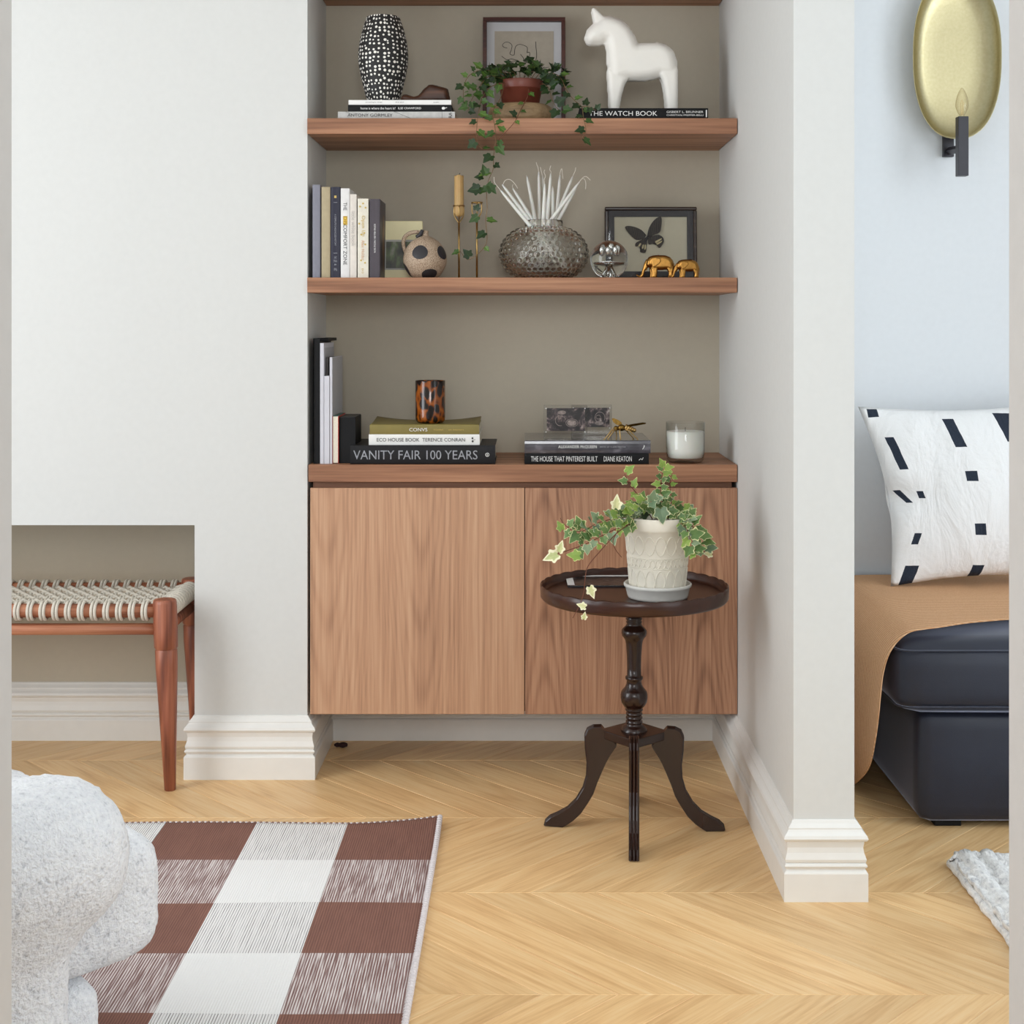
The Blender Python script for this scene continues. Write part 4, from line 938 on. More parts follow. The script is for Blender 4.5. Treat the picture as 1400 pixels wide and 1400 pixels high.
def scan(label, x0, x1, y0, Y, zz, mat, d=0.016):
    c = P((x0+x1)/2, 0, Y); w = (x1-x0)/2*Y/F; h = P(0, y0, Y).z-zz
    t = thing('photo_block', label, 'photo', (c.x, Y, zz), group='clear blocks with scan photos')
    o = obj('acrylic_front', bx(-w, w, 0, d*0.45, 0, h), ACR, t); bevel(o, 0.001); o = obj('acrylic_back', bx(-w, w, d*0.55, d, 0, h), ACR, t); bevel(o, 0.001)
    obj('scan_print', bx(-w+0.0075, w-0.0055, d*0.465, d*0.535, 0.020, h-0.008), mat, t)
    for sx in (-1, 1):
        for zz2 in (0.018, h-0.008): bm = B(); ellipsoid(bm, (sx*(w-0.0055), -0.0002, zz2), (0.0016, 0.0008, 0.0016), 8, 6); obj('magnet', bm, LWHITE, t, True)
    return t
m1 = scan_mat('scan_print_profile', 3.1); m2 = scan_mat('scan_print_second', 9.7)
s1 = scan('clear block with dark scan photo standing at the front on grey book', 743.5, 802.8, 554, 3.47, zq+0.0005, m1)
s2 = scan('clear block with dark scan photo standing behind, beside the brass wasp', 781, 836.5, 553.5, 3.60, zq+0.0005, m2)
SCW = plain('scan_white_line', srgb(150,136,130), 0.4, 0.45, 160)
def arc(bm, cx, cz, rx, rz, a0, a1, r, y, n=14):
    tube(bm, [(cx+rx*math.cos(math.radians(a0+(a1-a0)*k/n)), y, cz+rz*math.sin(math.radians(a0+(a1-a0)*k/n))) for k in range(n+1)], r, 5)
bm = B(); arc(bm, -0.013, 0.046, 0.012, 0.013, 60, 290, 0.0008, 0.0072); arc(bm, 0.016, 0.040, 0.015, 0.010, 0, 350, 0.0007, 0.0072); arc(bm, -0.010, 0.050, 0.010, 0.006, -20, 120, 0.0008, 0.0072); ellipsoid(bm, (0.016, 0.0075, 0.040), (0.0125, 0.0004, 0.0078), 16, 8); ellipsoid(bm, (-0.009, 0.0075, 0.066), (0.011, 0.0004, 0.005), 14, 8); obj('scan_outline', bm, SCW, s1)
bm = B(); arc(bm, 0.022, 0.045, 0.013, 0.014, -30, 240, 0.0008, 0.0072); arc(bm, 0.018, 0.046, 0.006, 0.005, 0, 340, 0.0007, 0.0072); ellipsoid(bm, (0.020, 0.0075, 0.030), (0.012, 0.0004, 0.005), 14, 8); obj('scan_outline', bm, SCW, s2)
# brass wasp
YWp = 3.475; wp = P(852, 0, YWp); ws = thing('wasp_figurine', 'brass wasp ornament with spread wings standing on the grey book', 'figurine', (wp.x, YWp, zq))
kw = 8.75*F/YWp; wf = lambda a, b, y=0.0: Vector(((a-1020)/kw, y, (492-b)/kw))
DB = plain('dark_brass', srgb(128, 100, 50), 0.32, 0.3, 200, 0.0, 1.0)
bm = B(); ellipsoid(bm, wf(935,362), (0.0062,0.0058,0.0062), 14, 9); obj('head', bm, DB, ws, True)
bm = B(); ellipsoid(bm, wf(1000,355), (0.0100,0.0080,0.0085), 14, 9); obj('thorax', bm, DB, ws, True)
bm = B()
for k in range(5):
    a = k/4; ellipsoid(bm, wf(1055+a*100, 352+a*34), (0.0048, 0.0078*(1-0.35*a), 0.0088*(1-0.35*a)), 12, 8, Matrix.Rotation(0.3, 3, 'Y'))
obj('abdomen', bm, BRASS, ws, True)
for pts, y_, tl in (([(885,250),(910,243),(960,262),(1000,290),(1012,322),(985,332),(940,320),(905,292)], 0.005, 0.25), ([(1000,342),(1060,322),(1150,303),(1250,288),(1292,294),(1284,308),(1180,328),(1080,346)], -0.005, -0.5)):
    bm = prism(B(), [(wf(*p).x, wf(*p).z) for p in pts], y_-0.0006, y_+0.0006)
    for v in bm.verts: v.co.y += tl*(v.co.z-0.034)
    obj('wing', bm, DB, ws)
for (x0, xm, xf) in ((950, 880, 790), (985, 975, 985), (1040, 1090, 1190)):
    for sy in (-1, 1):
        dd = 0 if sy < 0 else 45 if x0 < 980 else -35
        obj('leg', tube(B(), smoothline([wf(x0, 380, sy*0.004), wf(xm+dd, 385, sy*0.010), wf((xm+xf)/2+dd, 440, sy*0.012), wf(xf+dd*1.2, 487, sy*0.013), wf(xf-8+dd*1.2, 489, sy*0.014)], 3), [0.0019,0.0017,0.0014,0.0010], 7), BRASS, ws, True)
for sy in (-1, 1): obj('antenna', tube(B(), smoothline([wf(915,350,sy*0.002), wf(885,375,sy*0.004), wf(860,430,sy*0.005)], 3), 0.0006, 5), BRASS, ws, True)
# white candle in glass
YK = 3.487; kc = P(937, 0, YK); jc = thing('jar_candle', 'white wax candle in a clear glass tumbler at the worktop end', 'candle', (kc.x, YK, ZT))
obj('glass_jar', lathe(B(), [(0.034,0),(0.0405,0.001),(0.0462,0.008),(0.0488,0.03),(0.0492,0.1005),(0.0484,0.1015),(0.0474,0.1005),(0.0470,0.03),(0.044,0.013),(0.004,0.011)], 48), thin_glass('jar_glass', (0.985,0.985,0.98,1), (0.74,0.76,0.75,1)), jc, True)
obj('wax', lathe(B(), [(0.040,0.0118),(0.0435,0.014),(0.0463,0.030),(0.0466,0.078),(0.044,0.0786),(0.003,0.0784)], 40), plain('candle_white_wax', srgb(240,239,232), 0.5, 0.01, 20, **{'Subsurface Weight':0.15}), jc, True)
obj('wick', tube(B(), [(0,0,0.078),(0,0,0.088)], 0.0008, 5), BLACK, jc)

# ------------------------------------------------------------------ pedestal table
TX, TY, TZ = 0.239, 3.09, 0.5235
tb = thing('side_table', 'small dark mahogany pedestal table with scalloped round tray top', 'table', (TX, TY, 0), (0, 0, math.radians(-4.5)))
def scal(i, r, z, a):
    if i in (5, 6, 7): return r, z+0.0022*abs(math.sin(16*a))-0.001
    return r, z
tp = [(0.03,0.5085),(0.190,0.5085),(0.204,0.5105),(0.2085,0.516),(0.2090,0.530),(0.2090,0.5405),(0.2070,0.5420),(0.2045,0.5405),(0.2035,0.529),(0.2015,0.5240),(0.195,TZ),(0.02,TZ)]
obj('tray_top', lathe(B(), tp, 192, mod=scal), MAHOGT, tb, True)
zc = lambda y: EYE-(820+y/3.783-CY)/615.0
col = [(38,0),(38,90),(44,98),(36,106),(42,114),(37,122),(44,135),(58,148),(65,158),(66,172),(62,186),(52,198),(46,210),(42,230),(38,290),(36.5,350),(37,393),(45,397),(46,403),(45,409),(38,415),(40,435),(48,452),(60,466),(66,474),(70,490),(70,508),(66,528),(54,548),(42,560),(46,566),(44,573),(37,578),(43,585),(43,592),(37,598),(43,605),(43,612),(37,618),(43,626),(44,634),(40,640),(52,648),(62,658),(69,670),(70,684),(66,694)]
cp = [(r/2327, zc(y)) for r, y in col]; cp[0] = (38/2327, 0.510); cp[-1] = (66/2327, 0.2176)
obj('column', lathe(B(), cp[::-1], 40), MAHOG, tb, True)
bm = B(); r_ = 0.078; vs_ = [(0,-r_),(r_,0),(0,r_),(-r_,0)]
lo = [bm.verts.new((a*0.99, b*0.99, 0.198)) for a, b in vs_]; hi = [bm.verts.new((a, b, 0.2175)) for a, b in vs_]
bm.faces.new(hi); bm.faces.new(lo[::-1])
for i in range(4): bm.faces.new((lo[i], lo[(i+1)%4], hi[(i+1)%4], hi[i]))
o = obj('block', bm, MAHOG, tb); bevel(o, 0.002)
# legs: outer / inner edge pairs (zoom pixels), swept with a reeded outer face
outer = [(385,648),(345,650),(314,664),(300,695),(303,760),(312,830),(308,900),(290,960),(255,1018),(210,1062),(160,1090),(120,1108),(96,1130),(90,1150)]
inner_ = [(462,738),(464,742),(460,750),(450,764),(432,790),(412,825),(392,868),(365,930),(345,985),(318,1030),(280,1085),(240,1122),(205,1145),(185,1156)]
def lz(y):
    z = zc(y); zb0 = zc(1156); return (z-zb0)*(0.2260-0)/(zc(648)-zb0)
bm = B(); secs = []
for (o_, i_) in zip(outer, inner_):
    O = Vector(((555-o_[0])/2327, lz(o_[1]))); I = Vector(((555-i_[0])/2327, lz(i_[1])))
    d = (O-I).normalized(); hw_ = 0.0112; sec = []
    for k in range(25):
        u = k/24*2-1; b = 0.0042*abs(math.cos(1.5*PI*u))**0.8-0.0030
        p = O+d*b; sec.append((p.x, u*hw_, p.y))
    sec += [(I.x, hw_, I.y), (I.x, -hw_, I.y)]
    secs.append([bm.verts.new(q_) for q_ in sec])
m = len(secs[0])
for a, b in zip(secs, secs[1:]):
    for k in range(m): bm.faces.new((a[k], a[(k+1)%m], b[(k+1)%m], b[k]))
bm.faces.new(secs[0][::-1]); bm.faces.new(secs[-1]); bmesh.ops.recalc_face_normals(bm, faces=bm.faces)
leg = mesh_of(bm, 'leg'); leg.materials.append(MAHOG)
for p in leg.polygons: p.use_smooth = False
for k in range(4):
    o = link(bpy.data.objects.new('leg', leg)); o.parent = tb; o.rotation_euler = (0, 0, k*PI/2)
# black booklet on the tray
bq = thing('booklet', 'black booklet with white printed border lying on the table tray', 'booklet', (0.180, 3.215, TZ+0.0005), (0, 0, math.radians(1)))
obj('pages', bx(-0.088, 0.088, -0.066, 0.060, 0, 0.003), LBLACK, bq)
cm = NT('booklet_print'); n1 = cm.noise(cm.co((1,2,1)), 16, 3, dist=2.0); cm.base(cm.ramp(n1, [(0.5, srgb(24,22,24)), (0.545, srgb(120,116,116)), (0.56, srgb(34,32,34))])); cm.set(Roughness=0.3)
obj('cover', bx(-0.088, 0.088, -0.066, 0.060, 0.003, 0.0036), cm.m, bq)
bm = B(); box(bm, -0.088, -0.072, -0.058, 0.060, 0.0036, 0.0040); box(bm, -0.072, 0.088, 0.048, 0.060, 0.0036, 0.0040); obj('white_border', bm, LWHITE, bq)

# ------------------------------------------------------------------ potted variegated ivy
PX, PY = 0.286, 3.035
POTW = plain('chalky_cream_pot', srgb(232, 226, 211), 0.85, 0.05, 25, 0.1)
SAUC = plain('chalky_grey_saucer', srgb(214, 212, 206), 0.7, 0.04, 30)
vp = thing('potted_ivy', 'variegated ivy in a cream pot with looped relief on the small table', 'plant', (PX, PY, TZ+0.0003))
obj('saucer', lathe(B(), [(0.055,0),(0.0645,0.001),(0.0665,0.006),(0.0705,0.024),(0.0735,0.0255),(0.0740,0.030),(0.0715,0.0325),(0.0690,0.030),(0.0670,0.012),(0.03,0.010)], 48), SAUC, vp, True)
PR = [(0.050,0.0105),(0.0585,0.011),(0.0600,0.014),(0.0665,0.095),(0.0710,0.148),(0.0740,0.150),(0.0755,0.155),(0.0770,0.176),(0.0760,0.1785),(0.0725,0.1780),(0.0700,0.165),(0.066,0.155)]
obj('pot', lathe(B(), PR, 56, capt=False), POTW, vp, True)
obj('soil', lathe(B(), [(0.0675,0.160),(0.04,0.163),(0.004,0.166)], 24, capb=False), SOIL, vp, True)
def pr(z):
    for (r0, z0), (r1, z1) in zip(PR, PR[1:]):
        if z0 <= z <= z1 and z1 > z0: return r0+(r1-r0)*(z-z0)/(z1-z0)
    return 0.06
for (zm, amp) in ((0.120, 0.020), (0.082, 0.009), (0.043, 0.024)):
    for s in (-1, 1):
        bm = B(); pts = []
        for k in range(240):
            a = 2*PI*k/240; q_ = s*math.sin(9*a) if amp > .01 else s*math.sin(18*a)
            zz = zm+amp*(abs(q_)**0.75)*(1 if q_ > 0 else -1); r2 = pr(zz)+0.0004; pts.append((r2*math.cos(a), r2*math.sin(a), zz))
        tube(bm, pts, 0.0011, 5, True); obj('relief_band', bm, POTW, vp, True)
obj('relief_ring', tube(B(), [((pr(0.071)+0.0003)*math.cos(2*PI*k/60), (pr(0.071)+0.0003)*math.sin(2*PI*k/60), 0.071) for k in range(60)], 0.0009, 5, True), POTW, vp, True)
obj('relief_ring', tube(B(), [((pr(0.093)+0.0003)*math.cos(2*PI*k/60), (pr(0.093)+0.0003)*math.sin(2*PI*k/60), 0.093) for k in range(60)], 0.0009, 5, True), POTW, vp, True)
VV = [VA1, VA1, VA2, VA3]; rnd = random.Random(5)
trail(vp, [(903,716,3.04),(906,695,3.03),(903,668,3.02),(907,640,3.02)], 16, [VA1, VA3, VA1], 0.019, STEM2, spread=0.45)
trail(vp, [(912,716,3.05),(918,690,3.05),(916,662,3.05),(919,648,3.05)], 11, [VA1, VA3], 0.018, STEM2, spread=0.45)
trail(vp, [(893,712,3.04),(876,682,3.03),(862,664,3.02),(854,648,3.02)], 6, [VA3, VA1], 0.020, STEM2, t0=0.3)
trail(vp, [(880,712,3.00),(856,708,2.97),(835,710,2.96),(815,716,2.95),(797,726,2.95),(781,724,2.95),(770,715,2.95),(766,708,2.95)], 24, VV, 0.024, STEM2, t0=0.12, t1=0.86)
trail(vp, [(870,714,2.98),(845,722,2.95),(820,734,2.94),(800,744,2.94),(778,752,2.94),(762,757,2.94)], 15, VV, 0.022, STEM2, t0=0.05, t1=0.75)
trail(vp, [(858,718,2.96),(842,730,2.93),(822,752,2.92),(804,774,2.91),(800,792,2.90),(798,810,2.865),(793,826,2.85),(783,845,2.85)], 0, VV, 0.02, STEM2)
trail(vp, [(845,725,2.93),(838,740,2.92),(842,752,2.92),(850,762,2.92)], 0, VV, 0.02, STEM2)
trail(vp, [(918,714,3.00),(936,710,2.97),(950,724,2.95),(958,742,2.95),(966,760,2.95),(974,752,2.95)], 18, VV, 0.023, STEM2, t0=0.05, t1=0.8)
trail(vp, [(925,712,2.98),(938,722,2.94),(945,742,2.93),(950,756,2.93)], 12, VV, 0.023, STEM2)
for (px, py, Y, tx, tz, sz, me) in ((842,694,2.95,.1,1,.030,VA4),(762,758,2.94,-.8,-.3,.034,VA4),(764,754,2.94,.3,.9,.026,VA4),(792,760,2.92,-.8,.1,.028,VA3),(806,803,2.90,.3,-.7,.026,VA4),(800,830,2.85,-.5,.2,.020,VA4),(798,846,2.84,.1,.5,.016,VA4),(768,724,2.95,-.3,.6,.022,VA3),(820,750,2.92,-.2,.4,.014,VA3),(903,696,2.96,.1,-.6,.034,VA2),(973,758,2.95,-.7,.1,.02,VA4),(907,637,3.01,-.3,.6,.020,VA3)):
    place_leaf(me, vp, P(px, py, Y), Vector((tx, -.1, tz)), Vector((.1, -1, .4)), sz)
for i in range(100):
    a = rnd.random(); px = 852+92*a; py = 706-12*math.sin(PI*a)+rnd.uniform(-13, 11); Y = 3.035+rnd.uniform(-0.07, 0.06)
    place_leaf(rnd.choice(VV), vp, P(px, py, Y), Vector(((a-.5)*2+rnd.uniform(-.8,.8), rnd.uniform(-1,.2), rnd.uniform(-.5,.7))), Vector((rnd.uniform(-.5,.5), -.6, .6+rnd.uniform(-.4,.4))), rnd.uniform(0.018, 0.027))

# ------------------------------------------------------------------ rope bench in the hearth opening
bn = thing('rope_bench', 'reddish wooden bench with woven cotton rope seat, tucked into the hearth', 'bench', (-0.870, 3.341, 0))
BL, BD = 1.0, 0.275                                # length to the left, depth
def bleg(x, y, sx):
    pr_ = [(0.0120,0),(0.0135,0.0015),(0.0200,0.16),(0.0262,0.30),(0.0262,0.337),(0.0255,0.3385),(0.0242,0.340),(0.0255,0.3415),(0.0280,0.344),(0.0285,0.380),(0.0280,0.450),(0.0268,0.4565),(0.0245,0.4585),(0.02,0.459)]
    bm = lathe(B(), pr_, 28)
    for v in bm.verts: v.co.x += sx*0.013*(0.459-v.co.z)/0.459
    o = obj('leg', bm, TEAK, bn, True, (x, y, 0)); return o
for x, sx in ((0, 1), (-BL, -1)):
    bleg(x, 0, sx); bleg(x, BD, sx)
ZR = 0.431
for y in (0, BD):
    obj('seat_rail', tube(B(), [(0, y, ZR), (-BL, y, ZR)], 0.0165, 18), TEAKX, bn, True)
obj('stretcher', tube(B(), [(0, 0, 0.387), (-0.5, 0, 0.386), (-BL, 0, 0.387)], 0.0138, 14), TEAKX, bn, True)
obj('stretcher', tube(B(), [(0, BD, 0.387), (-BL, BD, 0.387)], 0.0138, 14), TEAKX, bn, True)
for x in (0, -BL):
    obj('end_rail', tube(B(), [(x, 0, ZR), (x, BD, ZR)], 0.0165, 16), TEAK, bn, True)
    obj('end_stretcher', tube(B(), [(x, 0, 0.387), (x, BD, 0.387)], 0.0138, 14), TEAK, bn, True)
def loop(c, R, a0, a1, ax):                       # rope turned round a rail
    return [(c[0], c[1]+R*math.cos(a), c[2]+R*math.sin(a)) if ax == 'X' else (c[0]+R*math.cos(a), c[1], c[2]+R*math.sin(a)) for a in [a0+(a1-a0)*k/14 for k in range(15)]]
cord_me = None
RR = 0.0165+0.0042; ZS = ZR+0.006
for i in range(31):
    x = -0.045-i*0.0305
    if cord_me is None:
        bm = B()
        for dx in (-0.0042, 0.0042):
            rnd_pts = loop((dx, 0, ZR), RR, -0.30*PI, -1.50*PI, 'X')[::-1]
            # front wrap comes up over the rail, then the cord dives and weaves back to the rear rail
            pts = loop((dx, 0, ZR), RR, 1.9*PI, 0.30*PI, 'X')[::1]
            fw = loop((dx, 0, ZR), RR, -0.4*PI, -1.72*PI, 'X')          # from under, round the front, over the top
            mid = [(dx, 0.030+k*(BD-0.06)/12, ZS+(0.0042 if k % 2 else -0.0042)) for k in range(13)]
            bw = loop((dx, BD, ZR), RR, 0.72*PI, -0.6*PI, 'X')
            tube(bm, smoothline(fw, 1)+smoothline(mid, 3)+smoothline(bw, 1), 0.0038, 7)
        cord_me = mesh_of(bm, 'rope_cord'); cord_me.materials.append(ROPE)
        for p in cord_me.polygons: p.use_smooth = True
    o = link(bpy.data.objects.new('rope_cord', cord_me)); o.parent = bn; o.location = (x, 0, 0)
for j in range(11):
    y = 0.034+j*(BD-0.068)/10; bm = B()
    pts = [(-k*0.01525, y, ZS+0.0048*math.cos(PI*k+PI*j)) for k in range(2, 64)]
    pts = loop((0, y, ZR), RR, -0.5*PI, 0.75*PI, 'Z')+pts
    tube(bm, smoothline(pts, 2), 0.0048, 6); obj('cross_cord', bm, ROPE, bn, True)

# ------------------------------------------------------------------ gingham rug
gm = NT('gingham_weave'); tc = gm.n('ShaderNodeTexCoord'); sp = gm.n('ShaderNodeSeparateXYZ'); gm.l(tc.outputs['Object'], sp.inputs[0])
X, Yn = sp.outputs[0], sp.outputs[1]               # local: x from right edge going left (negative), y from far edge towards the camera (negative)
brown = gm.math('LESS_THAN', gm.math('FRACT', gm.math('DIVIDE', gm.math('MAXIMUM', gm.math('MULTIPLY', X, -1), 0.001), 0.405)), 0.5)
dark = gm.math('LESS_THAN', gm.math('FRACT', gm.math('DIVIDE', gm.math('MAXIMUM', gm.math('MULTIPLY', Yn, -1), 0.001), 0.428)), 0.5)
thr = gm.noise(gm.co((1, 0.035, 1)), 420, 1, 0.5)          # threads that run away from the camera
thr2 = gm.noise(gm.co((1, 0.12, 1)), 900, 2, 0.6)
cross = gm.noise(gm.co((0.3, 1, 1)), 500, 2, 0.6); blot = gm.noise(gm.co((1, 0.4, 1)), 26, 3, 0.6)
lines = gm.math('MULTIPLY_ADD', gm.math('SINE', gm.math('MULTIPLY', X, 2*PI/0.0048)), 0.5, 0.5)
tn = gm.math('ADD', gm.math('MULTIPLY', gm.math('SUBTRACT', thr, 0.5), 2.4), gm.math('MULTIPLY', gm.math('SUBTRACT', blot, 0.5), 0.8))
mixA = gm.math('MULTIPLY_ADD', gm.math('ADD', gm.math('SUBTRACT', lines, 0.55), tn), 1.2, 0.42, clamp=True)
solid = gm.mix(gm.math('ADD', gm.math('MULTIPLY', lines, 0.35), gm.math('MULTIPLY', gm.math('ADD', thr, blot), 0.32), clamp=True), srgb(84, 52, 45), srgb(160, 114, 98))
mixed = gm.mix(mixA, srgb(128, 97, 92), srgb(224, 214, 211))
wl = gm.math('MULTIPLY', gm.math('MULTIPLY_ADD', lines, 4.0, -2.6, clamp=True), gm.math('MULTIPLY_ADD', thr, 1.6, -0.15, clamp=True), clamp=True)
whl = gm.mix(wl, srgb(238, 236, 234), srgb(104, 96, 96))
wh = gm.mix(gm.math('MULTIPLY', cross, 0.3), srgb(242, 241, 239), srgb(224, 222, 220))
c = gm.mix(brown, gm.mix(dark, wh, whl), gm.mix(dark, mixed, solid))
gm.base(c); gm.set(Roughness=0.95); gm.bump(gm.math('ADD', lines, cross), 0.35, 0.0015)
RX, RY, RW, RD = -0.196, 3.098, 1.9, 1.78
rg = thing('gingham_rug', 'brown and white checked flatweave rug with whipped edge', 'rug', (RX, RY, 0.0))
def lift(x, y):                                    # the far right corner curls up a little
    d = math.hypot(x/0.22, y/0.16); return 0.012*max(0, 1-d)**2 + 0.0015*(math.sin(9*x)*math.cos(7*y)+1)
bm = B(); nx, ny = 48, 48; gv = []
for j in range(ny+1):
    gv.append([])
    for i in range(nx+1):
        x = -RW*(i/nx)**1.3; y = -RD*(j/ny)**1.3; gv[-1].append(bm.verts.new((x, y+0.008*max(0, 1+x/0.30)**2*max(0, 1+y/0.3), 0.0065+lift(x, y))))
for j in range(ny):
    for i in range(nx): bm.faces.new((gv[j][i], gv[j+1][i], gv[j+1][i+1], gv[j][i+1]))
bmesh.ops.recalc_face_normals(bm, faces=bm.faces)
if bm.faces[0].normal.z < 0: bmesh.ops.reverse_faces(bm, faces=bm.faces)
o = obj('weave', bm, gm.m, rg, True); m = o.modifiers.new('s', 'SOLIDIFY'); m.thickness = 0.0055; m.offset = -1
edge_c = lambda x, y: Vector((x, y+0.008*max(0, 1+x/0.30)**2*max(0, 1+y/0.3), 0.0045+lift(x, y)))
YARN = plain('edge_yarn_pale', srgb(214, 206, 206), 0.9, 0.1, 300, 0.3); YARN2 = plain('edge_yarn_brown', srgb(132, 104, 98), 0.9, 0.1, 300, 0.3)
def whip(name, pts, mat, step, r):
    bm = B()
    for k, p in enumerate(pts): ellipsoid(bm, p, r, 7, 5, Matrix.Rotation(0.5, 3, 'Z'))
    o = obj(name, bm, mat, rg, True); return o
side = [edge_c(0.002, -k*0.0105) for k in range(int(RD/0.0105))]
whip('whipped_edge', side[0::1], YARN, 1, (0.0072, 0.0050, 0.0062))
far = [edge_c(-k*0.0065, 0.001) for k in range(int(RW/0.0065))]
whip('hem_pale', far[0::2], YARN, 1, (0.0038, 0.0040, 0.0042)); whip('hem_brown', far[1::2], YARN2, 1, (0.0038, 0.0040, 0.0042))

# ------------------------------------------------------------------ boucle armchair
bc = NT('boucle_wool'); n1 = bc.noise(bc.co(), 190, 3, 0.6); n2 = bc.noise(bc.co(), 60, 2)
bc.base(bc.ramp(bc.math('MULTIPLY_ADD', n2, 0.35, bc.math('MULTIPLY', n1, 0.65)), [(0.32, srgb(196,198,203)), (0.43, srgb(234,235,239)), (0.6, srgb(246,247,249))])); bc.set(Roughness=0.95); bc.bump(n1, 0.9, 0.006)
bc.p.inputs['Sheen Weight'].default_value = 0.3
BOU = bc.m
ac = thing('armchair', 'pale grey boucle armchair with fat rounded arms, at the rug edge', 'armchair', (-1.028, 1.745, 0.0), (0, 0, math.radians(45)))
tex = bpy.data.textures.new('boucle_lumps', 'CLOUDS'); tex.noise_scale = 0.012; tex.noise_depth = 2
def fuzzy(o, vox, it, amp=0.006):
    remesh(o, vox, it); d = o.modifiers.new('lumps', 'DISPLACE'); d.texture = tex; d.strength = amp; d.mid_level = 0.5; return o
for sy in (-1, 1):
    bm = B(); rbox(bm, (-0.01, sy*0.325, 0.26), (0.315, 0.065, 0.24), 0.05, 8); rbox(bm, (0.0, sy*0.325, 0.462), (0.385, 0.105, 0.098), 0.097, 10)
    rbox(bm, (-0.01, sy*0.325, 0.415), (0.345, 0.085, 0.08), 0.075, 8)
    fuzzy(obj('arm', bm, BOU, ac), 0.010, 14)
bm = B(); rbox(bm, (-0.34, 0, 0.30), (0.085, 0.33, 0.235), 0.08, 8); fuzzy(obj('backrest', bm, BOU, ac), 0.012, 8)
bm = B(); rbox(bm, (0.155, 0, 0.330), (0.350, 0.250, 0.086), 0.045, 10, (0.01, 0, 0.012)); fuzzy(obj('seat_cushion', bm, BOU, ac), 0.010, 4)
bm = B(); rbox(bm, (0.05, 0, 0.145), (0.36, 0.255, 0.100), 0.03, 8); fuzzy(obj('seat_base', bm, BOU, ac), 0.012, 3)
for sx in (-1, 1):
    for sy in (-1, 1): obj('foot', lathe(B(), [(0.016,0),(0.017,0.001),(0.022,0.055),(0.022,0.06)], 16), MAHOG, ac, True, (sx*0.27, sy*0.20, 0.0125))

# ------------------------------------------------------------------ right room: daybed, throw, cushion, sconce, rug
vel = NT('navy_velvet'); n1 = vel.noise(vel.co(), 9, 4, 0.6); n2 = vel.noise(vel.co(), 500, 2)
vel.base(vel.mix(n1, srgb(22, 25, 38), srgb(36, 40, 56))); vel.set(Roughness=0.5); vel.p.inputs['Sheen Weight'].default_value = 1.0; vel.p.inputs['Sheen Roughness'].default_value = 0.28; vel.p.inputs['Sheen Tint'].default_value = (0.75, 0.8, 1.0, 1); vel.bump(n2, 0.2, 0.001)
db = thing('daybed', 'navy velvet daybed with thick seat cushion, set against the wall', 'sofa', (1.475, 3.43, 0))
bm = B(); rbox(bm, (0, 0, 0.135), (0.605, 0.352, 0.121), 0.022, 10, (0.004, 0.006, 0.0)); obj('base', bm, vel.m, db, True)
bm = B(); rbox(bm, (-0.012, -0.012, 0.338), (0.650, 0.365, 0.082), 0.052, 14, (0.018, 0.012, 0.014)); obj('seat_cushion', bm, vel.m, db, True)
def seam(zc_, zoff): 
    hx, hy, r = 0.652, 0.368, 0.04
    pts = []
    for (cx_, cy_, a0) in ((hx-r, hy-r, 0), (-(hx-r), hy-r, 90), (-(hx-r), -(hy-r), 180), (hx-r, -(hy-r), 270)):
        for k in range(6):
            a = math.radians(a0+k*18); pts.append((cx_-0.012+(r-0.008)*math.cos(a), cy_-0.012+(r-0.008)*math.sin(a), zc_+zoff))
    return pts
obj('seam', tube(B(), seam(0.338, 0.0620), 0.0022, 6, True), vel.m, db, True); obj('seam', tube(B(), seam(0.338, -0.0620), 0.0022, 6, True), vel.m, db, True)
for sx in (-1, 1):
    for sy in (-1, 1): o = obj('foot', bx(-0.03, 0.03, -0.03, 0.03, 0, 0.018), BLACK, db); o.location = (sx*0.535, sy*0.30, 0); bevel(o, 0.002)
# ribbed throw over the daybed's end
tw = NT('peach_throw'); nn = tw.noise(tw.co(), 260, 3); wv = tw.n('ShaderNodeTexWave', wave_type='BANDS', bands_direction='Y'); wv.inputs['Scale'].default_value = 42; wv.inputs['Distortion'].default_value = 2.5; wv.inputs['Detail'].default_value = 2; tw.l(tw.co(), wv.inputs['Vector'])
sy_ = tw.n('ShaderNodeSeparateXYZ'); tw.l(tw.co(), sy_.inputs[0])
rb = tw.math('MULTIPLY_ADD', tw.math('SINE', tw.math('ADD', tw.math('MULTIPLY', sy_.outputs[1], 2*PI/0.0105), tw.math('MULTIPLY', nn, 2.2))), 0.5, 0.5)
tw.base(tw.mix(tw.math('MULTIPLY_ADD', nn, 0.45, tw.math('MULTIPLY', rb, 0.55)), srgb(190, 130, 82), srgb(240, 196, 152))); tw.set(Roughness=0.9); tw.bump(tw.math('ADD', rb, nn), 0.7, 0.004)
XC = 0.793; path = []                              # (x, z, front y)
for k in range(14): x = 1.75-(1.75-0.92)*k/13; path.append((x, 0.4400, 3.105+0.170*max(0, min(1, (x-0.92)/0.46))**0.7))
for k in range(1, 8):
    a = k/7*PI/2; path.append((0.885-0.096*math.sin(a), 0.338+0.102*math.cos(a), 3.105-0.035*math.sin(a)))
for k in range(1, 14):
    z_ = 0.338-0.328*k/13; path.append((0.789-0.010*math.sin(k/13*PI), z_, 3.070+0.27*max(0, (k/13-0.20)/0.80)**2.0))
bm = B(); rows = []; NB = 22
